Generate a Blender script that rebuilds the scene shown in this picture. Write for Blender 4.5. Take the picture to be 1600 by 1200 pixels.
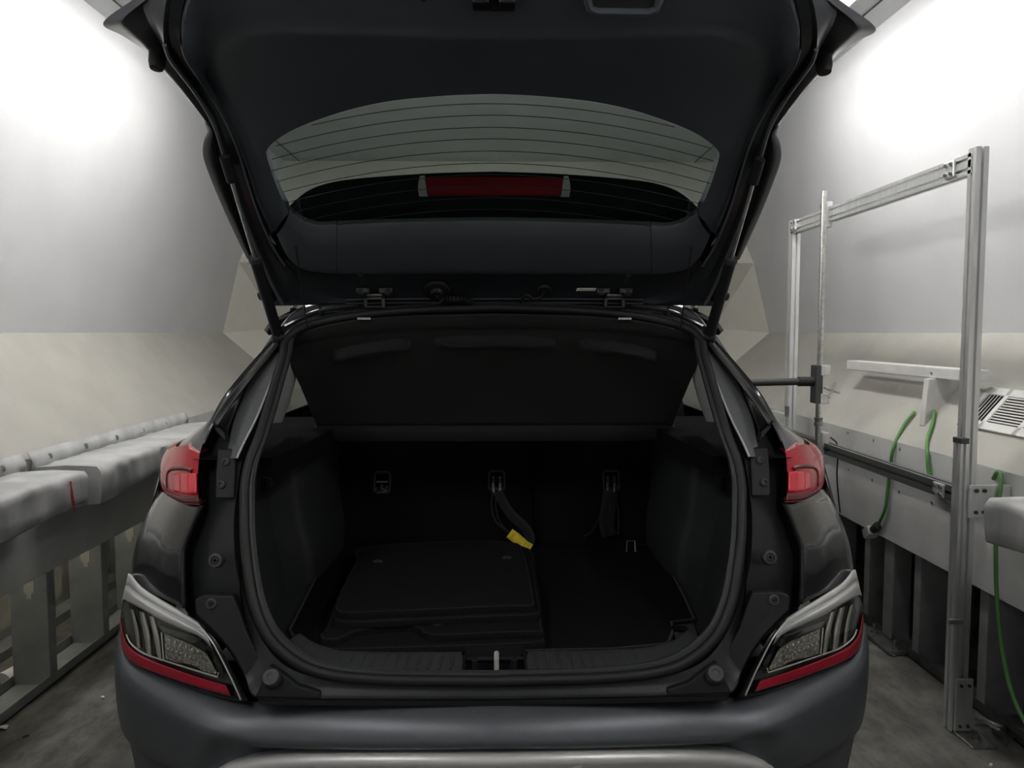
import bpy, bmesh, math, random
from mathutils import Vector, Matrix
random.seed(7)
for o_ in list(bpy.data.objects): bpy.data.objects.remove(o_)
SC = bpy.context.scene
COL = SC.collection
V = Vector
# ------------------------------------------------------------------ camera
FPX, CAMH = 1200.0, 1.42
PIT = math.atan(80/1200); YAW = math.atan(22/1200*math.cos(PIT))
FW = V((math.sin(YAW)*math.cos(PIT), math.cos(YAW)*math.cos(PIT), -math.sin(PIT)))
RT = V((math.cos(YAW), -math.sin(YAW), 0)); UP = RT.cross(FW)
CAM = V((0, 0, CAMH))
cd = bpy.data.cameras.new('camera'); cd.sensor_width = 36; cd.lens = 36*FPX/1600; cd.clip_start = .02
co = bpy.data.objects.new('camera', cd); COL.objects.link(co)
m = Matrix((RT, UP, -FW)).transposed().to_4x4(); m.translation = CAM; co.matrix_world = m
SC.camera = co
# ------------------------------------------------------------------ world, exposure
w = bpy.data.worlds.new('world'); SC.world = w; w.use_nodes = True
w.node_tree.nodes['Background'].inputs[0].default_value = (.5, .53, .56, 1)
w.node_tree.nodes['Background'].inputs[1].default_value = .03
SC.view_settings.view_transform = 'Standard'; SC.view_settings.look = 'None'
SC.view_settings.exposure = 0.08; SC.view_settings.gamma = 1.0
SC.view_settings.use_curve_mapping = False
LAMP = 22.5        # emission of the ceiling luminaires' diffusers
# ------------------------------------------------------------------ materials
def mat(name, col, rough=.5, metal=0, coat=0, var=0, scale=8, bump=0, bscale=60, spec=.5, stretch=None, col2=None, crough=.03, sheen=0, lo=.35, hi=.65):
    M = bpy.data.materials.new(name); M.use_nodes = True
    nt = M.node_tree; B = nt.nodes['Principled BSDF']
    B.inputs['Base Color'].default_value = (*col, 1); B.inputs['Roughness'].default_value = rough
    B.inputs['Metallic'].default_value = metal; B.inputs['Coat Weight'].default_value = coat
    B.inputs['Coat Roughness'].default_value = crough; B.inputs['Specular IOR Level'].default_value = spec
    if sheen: B.inputs['Sheen Weight'].default_value = sheen; B.inputs['Sheen Roughness'].default_value = .6
    tc = nt.nodes.new('ShaderNodeTexCoord'); src = tc.outputs['Object']
    if stretch:
        mp = nt.nodes.new('ShaderNodeMapping'); mp.inputs['Scale'].default_value = stretch
        nt.links.new(src, mp.inputs[0]); src = mp.outputs[0]
    if var or col2:
        n = nt.nodes.new('ShaderNodeTexNoise'); n.inputs['Scale'].default_value = scale; n.inputs['Detail'].default_value = 6
        nt.links.new(src, n.inputs['Vector'])
        r = nt.nodes.new('ShaderNodeValToRGB'); e = r.color_ramp.elements
        e[0].position, e[1].position = lo, hi
        c2 = col2 if col2 else tuple(min(1, c*(1+var)) for c in col)
        c1 = col if col2 else tuple(c*(1-var) for c in col)
        e[0].color = (*c1, 1); e[1].color = (*c2, 1)
        nt.links.new(n.outputs['Fac'], r.inputs[0]); nt.links.new(r.outputs[0], B.inputs['Base Color'])
    if bump:
        n2 = nt.nodes.new('ShaderNodeTexNoise'); n2.inputs['Scale'].default_value = bscale; n2.inputs['Detail'].default_value = 4
        nt.links.new(src, n2.inputs['Vector'])
        b = nt.nodes.new('ShaderNodeBump'); b.inputs['Strength'].default_value = bump; b.inputs['Distance'].default_value = .01
        nt.links.new(n2.outputs['Fac'], b.inputs['Height']); nt.links.new(b.outputs[0], B.inputs['Normal'])
    return M
def glassmat(name, tint, refl=.06, rough=0.0):
    M = bpy.data.materials.new(name); M.use_nodes = True; nt = M.node_tree; nt.nodes.clear()
    out = nt.nodes.new('ShaderNodeOutputMaterial'); t = nt.nodes.new('ShaderNodeBsdfTransparent'); g = nt.nodes.new('ShaderNodeBsdfGlossy')
    t.inputs[0].default_value = (*tint, 1); g.inputs['Roughness'].default_value = rough; g.inputs[0].default_value = (1, 1, 1, 1)
    mx = nt.nodes.new('ShaderNodeMixShader'); f = nt.nodes.new('ShaderNodeLayerWeight'); f.inputs[0].default_value = .5
    p = nt.nodes.new('ShaderNodeMath'); p.operation = 'POWER'; p.inputs[1].default_value = 5; nt.links.new(f.outputs['Facing'], p.inputs[0])
    q = nt.nodes.new('ShaderNodeMath'); q.operation = 'MULTIPLY_ADD'; q.inputs[1].default_value = .85; q.inputs[2].default_value = refl*.8; nt.links.new(p.outputs[0], q.inputs[0])
    nt.links.new(q.outputs[0], mx.inputs[0]); nt.links.new(t.outputs[0], mx.inputs[1]); nt.links.new(g.outputs[0], mx.inputs[2])
    nt.links.new(mx.outputs[0], out.inputs[0]); return M
def emit(name, col, s):
    M = bpy.data.materials.new(name); M.use_nodes = True; B = M.node_tree.nodes['Principled BSDF']
    B.inputs['Base Color'].default_value = (*col, 1); B.inputs['Emission Color'].default_value = (*col, 1); B.inputs['Emission Strength'].default_value = s
    return M
K = dict(
 paint=mat('car_paint', (.012,.0135,.0165), .25, .4, 1, var=.12, scale=300),
 paint_in=mat('inner_paint', (.030,.034,.041), .35, .3, .8, var=.1, scale=200, crough=.14),
 satin=mat('satin_bumper', (.125,.135,.15), .40, .45, 0, var=.05, scale=400, bump=.03, bscale=900),
 plastic=mat('black_plastic', (.012,.013,.015), .55, spec=.3, bump=.08, bscale=700),
 plastic2=mat('grey_black_plastic', (.042,.043,.046), .55, bump=.08, bscale=600),
 trim=mat('interior_trim', (.030,.032,.036), .5, bump=.08, bscale=800),
 trim_light=mat('pillar_trim', (.60,.61,.61), .6, bump=.05, bscale=600),
 gloss=mat('gloss_black', (.006,.006,.008), .08, 0, 1),
 rubber=mat('rubber', (.011,.011,.012), .55, bump=.05, bscale=500),
 carpet=mat('carpet', (.009,.009,.0098), .95, var=.5, scale=420, bump=.5, bscale=700, spec=.1),
 matfab=mat('mat_fabric', (.014,.014,.0145), .95, var=.5, scale=500, bump=.5, bscale=800, spec=.1),
 felt=mat('felt', (.016,.016,.017), .95, var=.6, scale=500, bump=.6, bscale=700, spec=.1, sheen=.15),
 silver=mat('silver_trim', (.64,.64,.64), .36, .35, 0, bump=.02, bscale=900),
 chrome=mat('smoked_chrome', (.66,.65,.60), .32, .4, .5),
 reflector=mat('clear_reflector', (.48,.48,.43), .25, .4, .8, bump=.6, bscale=260, var=.5, scale=150),
 red=mat('red_lens', (.55,.010,.030), .2, 0, .5),
 redbright=mat('red_lamp_core', (.85,.02,.05), .25, 0, .6),
 reddark=mat('red_lamp_dark', (.12,.005,.012), .4, 0, .2),
 redband=mat('red_reflex', (.42,.006,.028), .3, 0, .8, bump=.3, bscale=900),
 brake=mat('brake_red', (.30,.008,.014), .3, 0, .5),
 steel=mat('bright_steel', (.62,.62,.60), .28, 1, var=.15, scale=60),
 steeld=mat('dull_steel', (.35,.35,.34), .42, 1, var=.25, scale=30),
 alu=mat('anodised_aluminium', (.80,.81,.81), .38, .75, var=.08, scale=40, stretch=(1,1,.1)),
 alud=mat('aluminium_slot', (.10,.105,.11), .5, .8),
 galv=mat('galvanised_steel', (.34,.36,.36), .5, .4, var=.12, scale=9, bump=.1, bscale=40),
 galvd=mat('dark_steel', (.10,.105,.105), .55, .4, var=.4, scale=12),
 wall_hi=mat('wall_grey_paint', (.62,.625,.64), .6, var=.03, scale=3, bump=.05, bscale=120),
 wall_lo=mat('wall_cream_paint', (.45,.44,.40), .55, var=.05, scale=5, bump=.12, bscale=26),
 wall_end=mat('wall_cream_end', (.72,.71,.64), .6, var=.03, scale=4, bump=.04, bscale=100),
 beam=mat('beam_grey', (.56,.565,.56), .55, var=.07, scale=6, bump=.06, bscale=40),
 vinyl=mat('grey_vinyl', (.47,.475,.475), .5, var=.22, scale=7, bump=.55, bscale=9, stretch=(1,1,.35)),
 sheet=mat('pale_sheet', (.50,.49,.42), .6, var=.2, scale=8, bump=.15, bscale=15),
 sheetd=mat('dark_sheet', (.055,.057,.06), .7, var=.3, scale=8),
 ceil=mat('ceiling_grey', (.52,.53,.53), .7, var=.04, scale=3),
 concrete=mat('concrete', (.065,.064,.058), .85, scale=2.6, col2=(.21,.205,.19), bump=.25, bscale=45, lo=.3, hi=.72),
 dirt=mat('dirty_concrete', (.07,.068,.06), .95, scale=6, col2=(.19,.18,.155), bump=.5, bscale=60),
 green=mat('green_rubber', (.10,.27,.075), .5),
 blackr=mat('black_rubber', (.012,.012,.012), .6),
 carbon=mat('carbon_tube', (.035,.036,.038), .45, bump=.3, bscale=400),
 white=mat('white_plastic', (.78,.78,.76), .5),
 whitep=mat('white_paint', (.70,.70,.67), .5, var=.06, scale=12, bump=.08, bscale=90),
 yellow=mat('yellow_label', (.75,.58,.03), .6, var=.2, scale=90),
 ink=mat('print_ink', (.02,.02,.02), .7), stain=mat('red_stain', (.35,.03,.05), .7, var=.3, scale=60),
 paper=mat('paper', (.75,.75,.72), .8), zinc=mat('zinc', (.72,.72,.66), .4, .25), gutter=mat('gutter_paint', (.016,.0175,.021), .48, .2, .15, var=.1, scale=200, crough=.3), gate_trim_hazed=mat('tailgate_trim_hazed', (.068,.077,.092), .5, bump=.08, bscale=800), flange=mat('flange_paint', (.17,.175,.185), .36, .6), gloss2=mat('soft_gloss_black', (.007,.007,.008), .3, 0, 0, spec=.25),  # tailgate trim: black plastic lifted and blued to imitate veiling glare
 binding=mat('mat_binding', (.026,.026,.027), .9, bump=.5, bscale=900, spec=.1), wall_bk=mat('wall_back_paint', (.78,.78,.77), .6, var=.03, scale=3), crease=mat('crease_highlight', (.15,.16,.175), .35, .4), alu_shaded=mat('shaded_aluminium', (.22,.225,.225), .4, .8), brass=mat('brass', (.42,.36,.25), .4, 1),  # crease and dark rail: highlight and dark reflection put into the colour
 glass=glassmat('tinted_glass', (.70,.79,.77), .05), sideglass=glassmat('side_glass', (.62,.66,.64), .07),
 lens=glassmat('clear_lens', (.86,.86,.85), .075, .02), dglass=mat('dark_glass', (.01,.012,.012), .05, 0, 1),
 fill_warm=emit('cavity_fill_warm', (1.0,.93,.78), 9), lamp_dim=emit('lamp_diffuser_dim', (1.0,.985,.96), LAMP*.74), lamp=emit('lamp_diffuser', (1.0,.985,.96), LAMP), plastic_clear=glassmat('plastic_film', (.93,.93,.93), .05, .25),
)
_nt = K['concrete'].node_tree; _B = _nt.nodes['Principled BSDF']; _src = _B.inputs['Base Color'].links[0].from_socket
_tc = _nt.nodes.new('ShaderNodeTexCoord'); _mx = _nt.nodes.new('ShaderNodeMixRGB'); _mx.blend_type = 'MULTIPLY'; _mx.inputs[0].default_value = .8
_mp = _nt.nodes.new('ShaderNodeMapping'); _mp.inputs['Scale'].default_value = (1.6, .7, 1); _nt.links.new(_tc.outputs['Object'], _mp.inputs[0])
_n = _nt.nodes.new('ShaderNodeTexNoise'); _n.inputs['Scale'].default_value = 9; _n.inputs['Detail'].default_value = 10; _n.inputs['Roughness'].default_value = .7; _nt.links.new(_mp.outputs[0], _n.inputs['Vector'])
_r = _nt.nodes.new('ShaderNodeValToRGB'); _r.color_ramp.elements[0].position = .36; _r.color_ramp.elements[0].color = (.45,.44,.42,1); _r.color_ramp.elements[1].position = .66; _r.color_ramp.elements[1].color = (1.25,1.25,1.22,1)
_nt.links.new(_n.outputs['Fac'], _r.inputs[0]); _nt.links.new(_src, _mx.inputs[1]); _nt.links.new(_r.outputs[0], _mx.inputs[2]); _nt.links.new(_mx.outputs[0], _B.inputs['Base Color'])
# ------------------------------------------------------------------ projection of measured points to world positions
def ray(u, v): return RT*((u-800)/FPX) + UP*((600-v)/FPX) + FW
XC = -.008                      # the car's centre line
def lerp1(tab, x):
    if x <= tab[0][0]: return tab[0][1]
    for (a, fa), (b, fb) in zip(tab, tab[1:]):
        if x <= b: return fa+(fb-fa)*(x-a)/(b-a)
    return tab[-1][1]
def march(u, v, fn, t0=.7, t1=4.2, n=350):
    d = ray(u, v); d = d/d.y; best = (9e9, t0); pv = None; pt = None
    for i in range(n+1):
        t = t0+(t1-t0)*i/n; g = fn(CAM+d*t)
        if pv is not None and pv < 0 <= g:
            a, b = pt, t
            for _ in range(30):
                c = (a+b)/2
                if fn(CAM+d*c) < 0: a = c
                else: b = c
            return CAM+d*((a+b)/2)
        if abs(g) < best[0]: best = (abs(g), t)
        pv, pt = g, t
    return CAM+d*best[1]
YO = [(.60,1.535),(.70,1.565),(.74,1.58),(.85,1.62),(1.0,1.69),(1.15,1.79),(1.3,1.90),(1.45,2.01),(1.55,2.08)]
YB = [(0,1.50),(.3,1.512),(.45,1.538),(.55,1.572),(.65,1.62),(.75,1.685),(.82,1.74),(.87,1.80),(.9,1.87),(.915,2.0)]
DQ = [(.60,-.02),(.66,.0),(.72,.035),(.78,.085),(.83,.15),(.86,.22),(.885,.33),(.9,.5)]
WZ = [(.6,.93),(.85,.925),(1.0,.905),(1.1,.885),(1.2,.85),(1.35,.77),(1.5,.68)]
HP = [(1.10,2.20),(1.24,2.06),(1.355,1.937),(1.46,1.922),(1.567,1.903),(1.60,1.876),(2.06,1.490),(2.2,1.45)]
def cl(p): return V((p.x-XC, p.y, p.z))
def pY(u, v, Y): return cl(march(u, v, lambda p: p.y-Y))
def wY(u, v, Y): d = ray(u, v); return CAM+d*(Y/d.y)
def wX(u, v, X): d = ray(u, v); return CAM+d*(X/d.x)
def wZ(u, v, Z): d = ray(u, v); return CAM+d*((Z-CAMH)/d.z)
def pZ(u, v, Z): return cl(wZ(u, v, Z))
def pO(u, v, off=0): return cl(march(u, v, lambda p: p.y-lerp1(YO, p.z)-off))
YU = [(150,1.90),(187,1.845),(190,1.825),(195,1.797),(205,1.765),(225,1.722),(250,1.687),(300,1.637),(360,1.60),(390,1.587),(450,1.558),(520,1.535),(600,1.517),(773,1.50)]
def pB(u, v, off=0): return cl(wY(u, v, lerp1(YU, u)+max(0, 1000-v)*.0009+off))
QI = [(690,.03),(790,.05),(860,.09),(950,.11)]; QO = [(690,.20),(770,.23),(850,.27),(912,.29)]
def pQ(u, v, off=0, f=0): return pO(u, v, lerp1(QI, v)*(1-f)+lerp1(QO, v)*f+off)
def pH(u, v, off=0): return cl(march(u, v, lambda p: p.z-lerp1(HP, p.y)+off))
# ------------------------------------------------------------------ mesh helpers
ORG = {}
def org(o): return ORG.get(o.name, V((0, 0, 0)))
def mk(name, vs, fs, m, parent=None, smooth=True, solid=0, bev=0, flip=False, sub=0, angle=40):
    vs = [V(v) for v in vs]
    lo = V([min(v[i] for v in vs) for i in range(3)]); hi = V([max(v[i] for v in vs) for i in range(3)])
    c = V(((lo.x+hi.x)/2, (lo.y+hi.y)/2, lo.z))
    me = bpy.data.meshes.new(name); me.from_pydata([v-c for v in vs], [], fs); me.validate()
    bm = bmesh.new(); bm.from_mesh(me); bmesh.ops.remove_doubles(bm, verts=bm.verts, dist=1e-6)
    bmesh.ops.recalc_face_normals(bm, faces=bm.faces)
    if flip: bmesh.ops.reverse_faces(bm, faces=bm.faces)
    if smooth:
        for f in bm.faces: f.smooth = True
        for e in bm.edges:
            if len(e.link_faces) == 2 and e.calc_face_angle(0) > math.radians(angle): e.smooth = False
    bm.to_mesh(me); bm.free()
    o = bpy.data.objects.new(name, me); COL.objects.link(o)
    if m: me.materials.append(K[m] if isinstance(m, str) else m)
    if parent: o.parent = parent; o.location = c-org(parent)
    else: o.location = c
    ORG[o.name] = c
    if bev:
        b = o.modifiers.new('b', 'BEVEL'); b.width = bev; b.segments = 2; b.limit_method = 'ANGLE'; b.angle_limit = math.radians(35)
    if solid:
        s = o.modifiers.new('s', 'SOLIDIFY'); s.thickness = solid; s.offset = 0
    if sub:
        s = o.modifiers.new('u', 'SUBSURF'); s.levels = sub; s.render_levels = sub
    return o
def empty(name, loc):
    o = bpy.data.objects.new(name, None); COL.objects.link(o); o.location = loc; o.empty_display_size = .1; ORG[o.name] = V(loc); return o
def tag(o, label=None, cat=None, group=None, kind=None):
    if label: o['label'] = label
    if cat: o['category'] = cat
    if group: o['group'] = group
    if kind: o['kind'] = kind
    return o
def cr(p0, p1, p2, p3, t):
    return .5*((2*p1)+(-p0+p2)*t+(2*p0-5*p1+4*p2-p3)*t*t+(-p0+3*p1-3*p2+p3)*t**3)
def spl(pts, t):
    n = len(pts)-1; x = min(max(t, 0), 1)*n; i = min(int(x), n-1); f = x-i
    return cr(pts[max(i-1, 0)] if i > 0 else 2*pts[0]-pts[1], pts[i], pts[i+1], pts[i+2] if i+2 <= n else 2*pts[n]-pts[n-1], f)
def lin(pts, t):
    n = len(pts)-1; x = min(max(t, 0), 1)*n; i = min(int(x), n-1); return pts[i].lerp(pts[i+1], x-i)
def smp(pts, n, arc=False, curve=True):
    f = spl if curve else lin
    pts = [V(p) for p in pts]
    if not arc: return [f(pts, i/(n-1)) for i in range(n)]
    d = [f(pts, i/300) for i in range(301)]; L = [0]
    for a, b in zip(d, d[1:]): L.append(L[-1]+(b-a).length)
    out = []; j = 0
    for i in range(n):
        s = L[-1]*i/(n-1)
        while j < 299 and L[j+1] < s: j += 1
        k = (s-L[j])/max(1e-9, L[j+1]-L[j]); out.append(d[j].lerp(d[j+1], min(1, max(0, k))))
    return out
def gridmesh(rows, closed_u=False):
    nu = len(rows[0]); vs = [p for r in rows for p in r]; fs = []
    for i in range(len(rows)-1):
        for j in range(nu if closed_u else nu-1):
            k = (j+1) % nu; fs.append((i*nu+j, i*nu+k, (i+1)*nu+k, (i+1)*nu+j))
    return vs, fs
def C(p, sd=-1): return V((p.x*(-sd)+XC, p.y, p.z))      # car-local (left half, x<0) to world; sd=1 mirrors to the right
def surf(name, curves, m, parent, nu=40, nv=8, arc=False, sd=-1, full=False, cross=True, ucurve=True, **kw):
    """loft through measured curves; full=True: curves run from the centre line to the left and are mirrored"""
    S = [smp(c, nu, arc, ucurve) for c in curves]
    rows = []
    for i in range(nv):
        t = i/(nv-1); rows.append([(spl if cross and len(S) > 2 else lin)([s[j] for s in S], t) for j in range(nu)])
    if full:
        rows = [[C(p, 1) for p in reversed(r)][:-1]+[C(p, -1) for p in r] for r in rows]
    elif sd is not None: rows = [[C(p, sd) for p in r] for r in rows]
    vs, fs = gridmesh(rows); return mk(name, vs, fs, m, parent, **kw)
def frames(pts, closed=False):
    T = []
    for i in range(len(pts)):
        a = pts[i-1] if (i > 0 or closed) else pts[i]; b = pts[(i+1) % len(pts)] if (i+1 < len(pts) or closed) else pts[i]
        T.append((b-a).normalized() if (b-a).length > 1e-9 else V((0, 0, 1)))
    up = V((0, 0, 1)) if abs(T[0].z) < .9 else V((0, 1, 0)); N = []
    n = (up-T[0]*up.dot(T[0])).normalized()
    for t in T:
        n = (n-t*n.dot(t)); n = n.normalized() if n.length > 1e-6 else V((1, 0, 0)); N.append(n)
    return T, N
def tube(name, pts, r, m, parent=None, n=None, seg=8, curve=True, closed=False, prof=None, rad=None, **kw):
    P = smp(pts, n, True, curve) if n else [V(p) for p in pts]
    T, N = frames(P, closed); rows = []
    for i, (p, t, nn) in enumerate(zip(P, T, N)):
        b = t.cross(nn); rr = r if rad is None else r*rad(i/(len(P)-1))
        if prof: rows.append([p+nn*x+b*y for x, y in prof])
        else: rows.append([p+(nn*math.cos(2*math.pi*k/seg)+b*math.sin(2*math.pi*k/seg))*rr for k in range(seg)])
    vs, fs = gridmesh(rows, True); s = len(rows[0])
    if closed:
        o = (len(rows)-1)*s
        fs += [(o+j, o+(j+1) % s, (j+1) % s, j) for j in range(s)]
    else: fs += [tuple(range(s)), tuple(range(len(vs)-s, len(vs)))]
    return mk(name, vs, fs, m, parent, **kw)
def boxv(c, s, R=None):
    c = V(c); vs = [V((x*s[0]/2, y*s[1]/2, z*s[2]/2)) for x in (-1, 1) for y in (-1, 1) for z in (-1, 1)]
    if R: vs = [R @ v for v in vs]
    return [v+c for v in vs], [(0,1,3,2),(4,6,7,5),(0,4,5,1),(2,3,7,6),(0,2,6,4),(1,5,7,3)]
def box(name, c, s, m, parent=None, R=None, bev=.002, **kw):
    vs, fs = boxv(c, s, R); return mk(name, vs, fs, m, parent, bev=bev, smooth=kw.pop('smooth', False), **kw)
def prism(name, pts, d, m, parent=None, bev=0, **kw):
    """closed outline of world points, thickened by vector d"""
    n = len(pts); d = V(d); vs = [V(p) for p in pts]+[V(p)+d for p in pts]
    fs = [tuple(range(n)), tuple(range(2*n-1, n-1, -1))]+[(i, (i+1) % n, n+(i+1) % n, n+i) for i in range(n)]
    return mk(name, vs, fs, m, parent, bev=bev, smooth=kw.pop('smooth', False), **kw)
def lathe(name, c, axis, prof, m, parent=None, seg=24, **kw):
    """prof: (radius, distance along axis)"""
    a = V(axis).normalized(); u = a.orthogonal().normalized(); b = a.cross(u); c = V(c)
    rows = [[c+a*h+(u*math.cos(2*math.pi*k/seg)+b*math.sin(2*math.pi*k/seg))*max(r, 1e-4) for k in range(seg)] for r, h in prof]
    vs, fs = gridmesh(rows, True); fs += [tuple(range(seg)), tuple(range(len(vs)-seg, len(vs)))]
    return mk(name, vs, fs, m, parent, **kw)
def merge(parts):
    vs, fs = [], []
    for a, f in parts:
        o = len(vs); vs += a; fs += [tuple(i+o for i in q) for q in f]
    return vs, fs
def rounded(w, h, r, n=5):
    out = []
    for cx, cy, a0 in ((w/2-r, h/2-r, 0), (-w/2+r, h/2-r, 90), (-w/2+r, -h/2+r, 180), (w/2-r, -h/2+r, 270)):
        for i in range(n+1):
            a = math.radians(a0+90*i/n); out.append((cx+r*math.cos(a), cy+r*math.sin(a)))
    return out
# ================================================================== ROOM
YBK = -2.2
WE, ZE = 2.2, 1.42          # eye-level fold of the side walls
XB, ZB, ZB0 = 1.78, .934, .475   # beam
XCL, ZCL = 1.83, 2.90       # ceiling edge
def strc(o): o['kind'] = 'structure'; return o
strc(mk('floor', [(-2.6,YBK,0),(2.6,YBK,0),(2.6,7.4,0),(-2.6,7.4,0)], [(0,1,2,3)], 'concrete', smooth=False))
cl_ = strc(mk('ceiling', [(-1.95,YBK,ZCL),(1.95,YBK,ZCL),(1.95,7.2,ZCL),(-1.95,7.2,ZCL)], [(0,1,2,3)], 'ceil', smooth=False))
for sx in (-1, 1):          # seam strips along the ceiling edges
    box('seam_strip', (sx*(XCL-.12), 2.3, ZCL-.003), (.004, 9, .006), 'galvd', cl_, bev=0)
PA = V((WE, 6.20, ZE)); PBp = V((2.06, 6.20, 1.98)); PCp = V((1.845, 6.76, ZCL)); PE = V((XB, 6.62, ZB)); PF = V((1.93, 6.85, 1.46)); PG = V((1.62, 6.95, ZB))
def mir(p, s): return V((p.x*s, p.y, p.z))
for s, nm in ((-1, 'wall_left'), (1, 'wall_right')):
    up = [V((WE,YBK,ZE)), PA, PBp, PCp, V((XCL+.015,YBK,ZCL))]
    wl = strc(prism(nm, [mir(p, s) for p in up], (s*.05, 0, .01), 'wall_hi'))
    low = [V((XB,YBK,ZB)), PE, PA, V((WE,YBK,ZE))]
    prism('sloped_panel', [mir(p, s) for p in low], (s*.03, 0, -.04), 'wall_lo', wl)
    prism('beam_panel', [(s*XB,YBK,ZB0),(s*XB,6.62,ZB0),(s*XB,6.62,ZB),(s*XB,YBK,ZB)], (s*.03, 0, 0), 'beam', wl, bev=.003)
    if s > 0: box('beam_soffit', (s*(XB+.24), 2.2, ZB0+.012), (.46, 8.8, .02), 'beam', wl)
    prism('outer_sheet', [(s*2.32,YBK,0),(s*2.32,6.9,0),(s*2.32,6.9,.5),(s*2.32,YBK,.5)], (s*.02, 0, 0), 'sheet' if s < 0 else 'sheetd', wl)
    # steel stud framing under the beam: floor tracks and C-studs
    for xx in (1.80, 2.14):
        wd = .15
        vs, fs = merge([boxv((s*(xx+wd/2), 2.2, .003), (wd, 8.8, .006)), boxv((s*(xx+.0015), 2.2, .022), (.003, 8.8, .044)), boxv((s*(xx+wd), 2.2, .022), (.003, 8.8, .044))])
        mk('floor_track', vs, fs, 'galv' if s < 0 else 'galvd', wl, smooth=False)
    if s < 0: ys = [1.80+.42*i-.02 for i in range(11)]; ys = [3.04+.42*(i-4) for i in range(11)]
    else: ys = [2.73+.45*(i-3) for i in range(11)]
    proto = None
    def studmesh(x0, y, depth):
        q = []
        q.append(boxv((s*(x0+depth/2), y, ZB0/2), (depth, .003, ZB0)))                # web
        q.append(boxv((s*x0, y+.024, ZB0/2), (.003, .048, ZB0)))                      # flange
        q.append(boxv((s*(x0+depth), y+.024, ZB0/2), (.003, .048, ZB0)))
        q.append(boxv((s*(x0+.008), y+.048, ZB0/2), (.016, .003, ZB0)))               # lip
        q.append(boxv((s*(x0+depth-.008), y+.048, ZB0/2), (.016, .003, ZB0)))
        return merge(q)
    for i, y in enumerate(ys):
        vs, fs = studmesh(1.803, y, .145)
        st = mk('stud', vs, fs, 'galv', wl, smooth=False)
        if s < 0 and i in (4, 5, 6):      # knock-out hole near the head, seen as a pale key-shape
            cx, zz = -(1.803+.07), ZB0-.06
            prism('knockout', [(cx-.02, y-.003, zz+.02),(cx+.02, y-.003, zz+.02),(cx+.02, y-.003, zz-.03),(cx+.010, y-.003, zz-.035),(cx+.010, y-.003, zz-.055),(cx-.010, y-.003, zz-.055),(cx-.010, y-.003, zz-.035),(cx-.02, y-.003, zz-.03)], (0, .001, 0), 'sheet', wl)
        y2 = y+.18
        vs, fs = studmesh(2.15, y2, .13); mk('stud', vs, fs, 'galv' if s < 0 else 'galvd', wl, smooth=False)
        if s < 0:
            # embossed sheet strip between the back studs
            box('sheet_strip', (-2.305, y2+.22, .25), (.012, .30, .46), 'sheet', wl)
            for k in range(6):
                lathe('rivet', (-2.298, y2+.20+.02*(k % 2), .14+.05*k), (1, 0, 0), [(.011, 0), (.008, .008)], 'galv', wl, seg=4)
    # screws in the beam and the slope
    if s > 0:
        for (u, v) in ((1291,675),(1325,676),(1365,688),(1406,702),(1326,733),(1363,750),(1405,768),(1456,785)):
            p = wX(u, v, XB); lathe('screw', (XB+.001, p.y, p.z), (-1, 0, 0), [(.008, 0), (.007, .003), (.002, .004)], 'steeld', wl, seg=8)
        # square column with base plate and anchor bolts between the studs
        cy = 3.44
        cm = box('column', (1.84, cy, ZB0/2), (.085, .085, ZB0), 'galv', wl, bev=.004)
        box('base_plate', (1.83, cy-.03, .012), (.22, .30, .016), 'steeld', wl, bev=.002)
        for dx, dy in ((-.07, -.12), (.06, -.13), (-.07, .07)):
            lathe('anchor_bolt', (1.83+dx, cy-.03+dy, .02), (0, 0, 1), [(.016, 0), (.016, .012), (.007, .013), (.007, .04), (.001, .042)], 'steeld', wl, seg=6)
        # grey splice box on the far beam
        box('splice_cover', (1.765, 4.72, .845), (.03, .30, .16), 'beam', wl, bev=.004)
    else:
        p = wY(125, 660, 3.2)
wf = []
for s in (-1, 1):
    wf += [([mir(p, s) for p in (PA, PBp, PF)], [(0,1,2)]), ([mir(p, s) for p in (PA, PF, PE)], [(0,1,2)]), ([mir(p, s) for p in (PE, PF, PG)], [(0,1,2)])]
wf.append(([mir(PBp,-1), mir(PCp,-1), PCp, PBp], [(0,1,2,3)]))
wf.append(([mir(PF,-1), mir(PBp,-1), PBp, PF], [(0,1,2,3)])); wf.append(([mir(PG,-1), mir(PF,-1), PF, PG], [(0,1,2,3)]))
wf.append(([V((-2.4,6.95,0)), V((-2.4,6.95,ZB+.03)), V((2.4,6.95,ZB+.03)), V((2.4,6.95,0))], [(0,1,2,3)]))
for s in (-1, 1): wf.append(([mir(PE, s), mir(PG, s), V((s*1.62, 6.95, 0)), V((s*XB, 6.62, 0))], [(0,1,2,3)]))
vs, fs = merge(wf); strc(mk('wall_front', vs, fs, 'wall_end', smooth=False))
strc(box('wall_back', (0, YBK-.03, 1.45), (5.2, .06, 2.9), 'wall_bk', bev=0))
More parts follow.
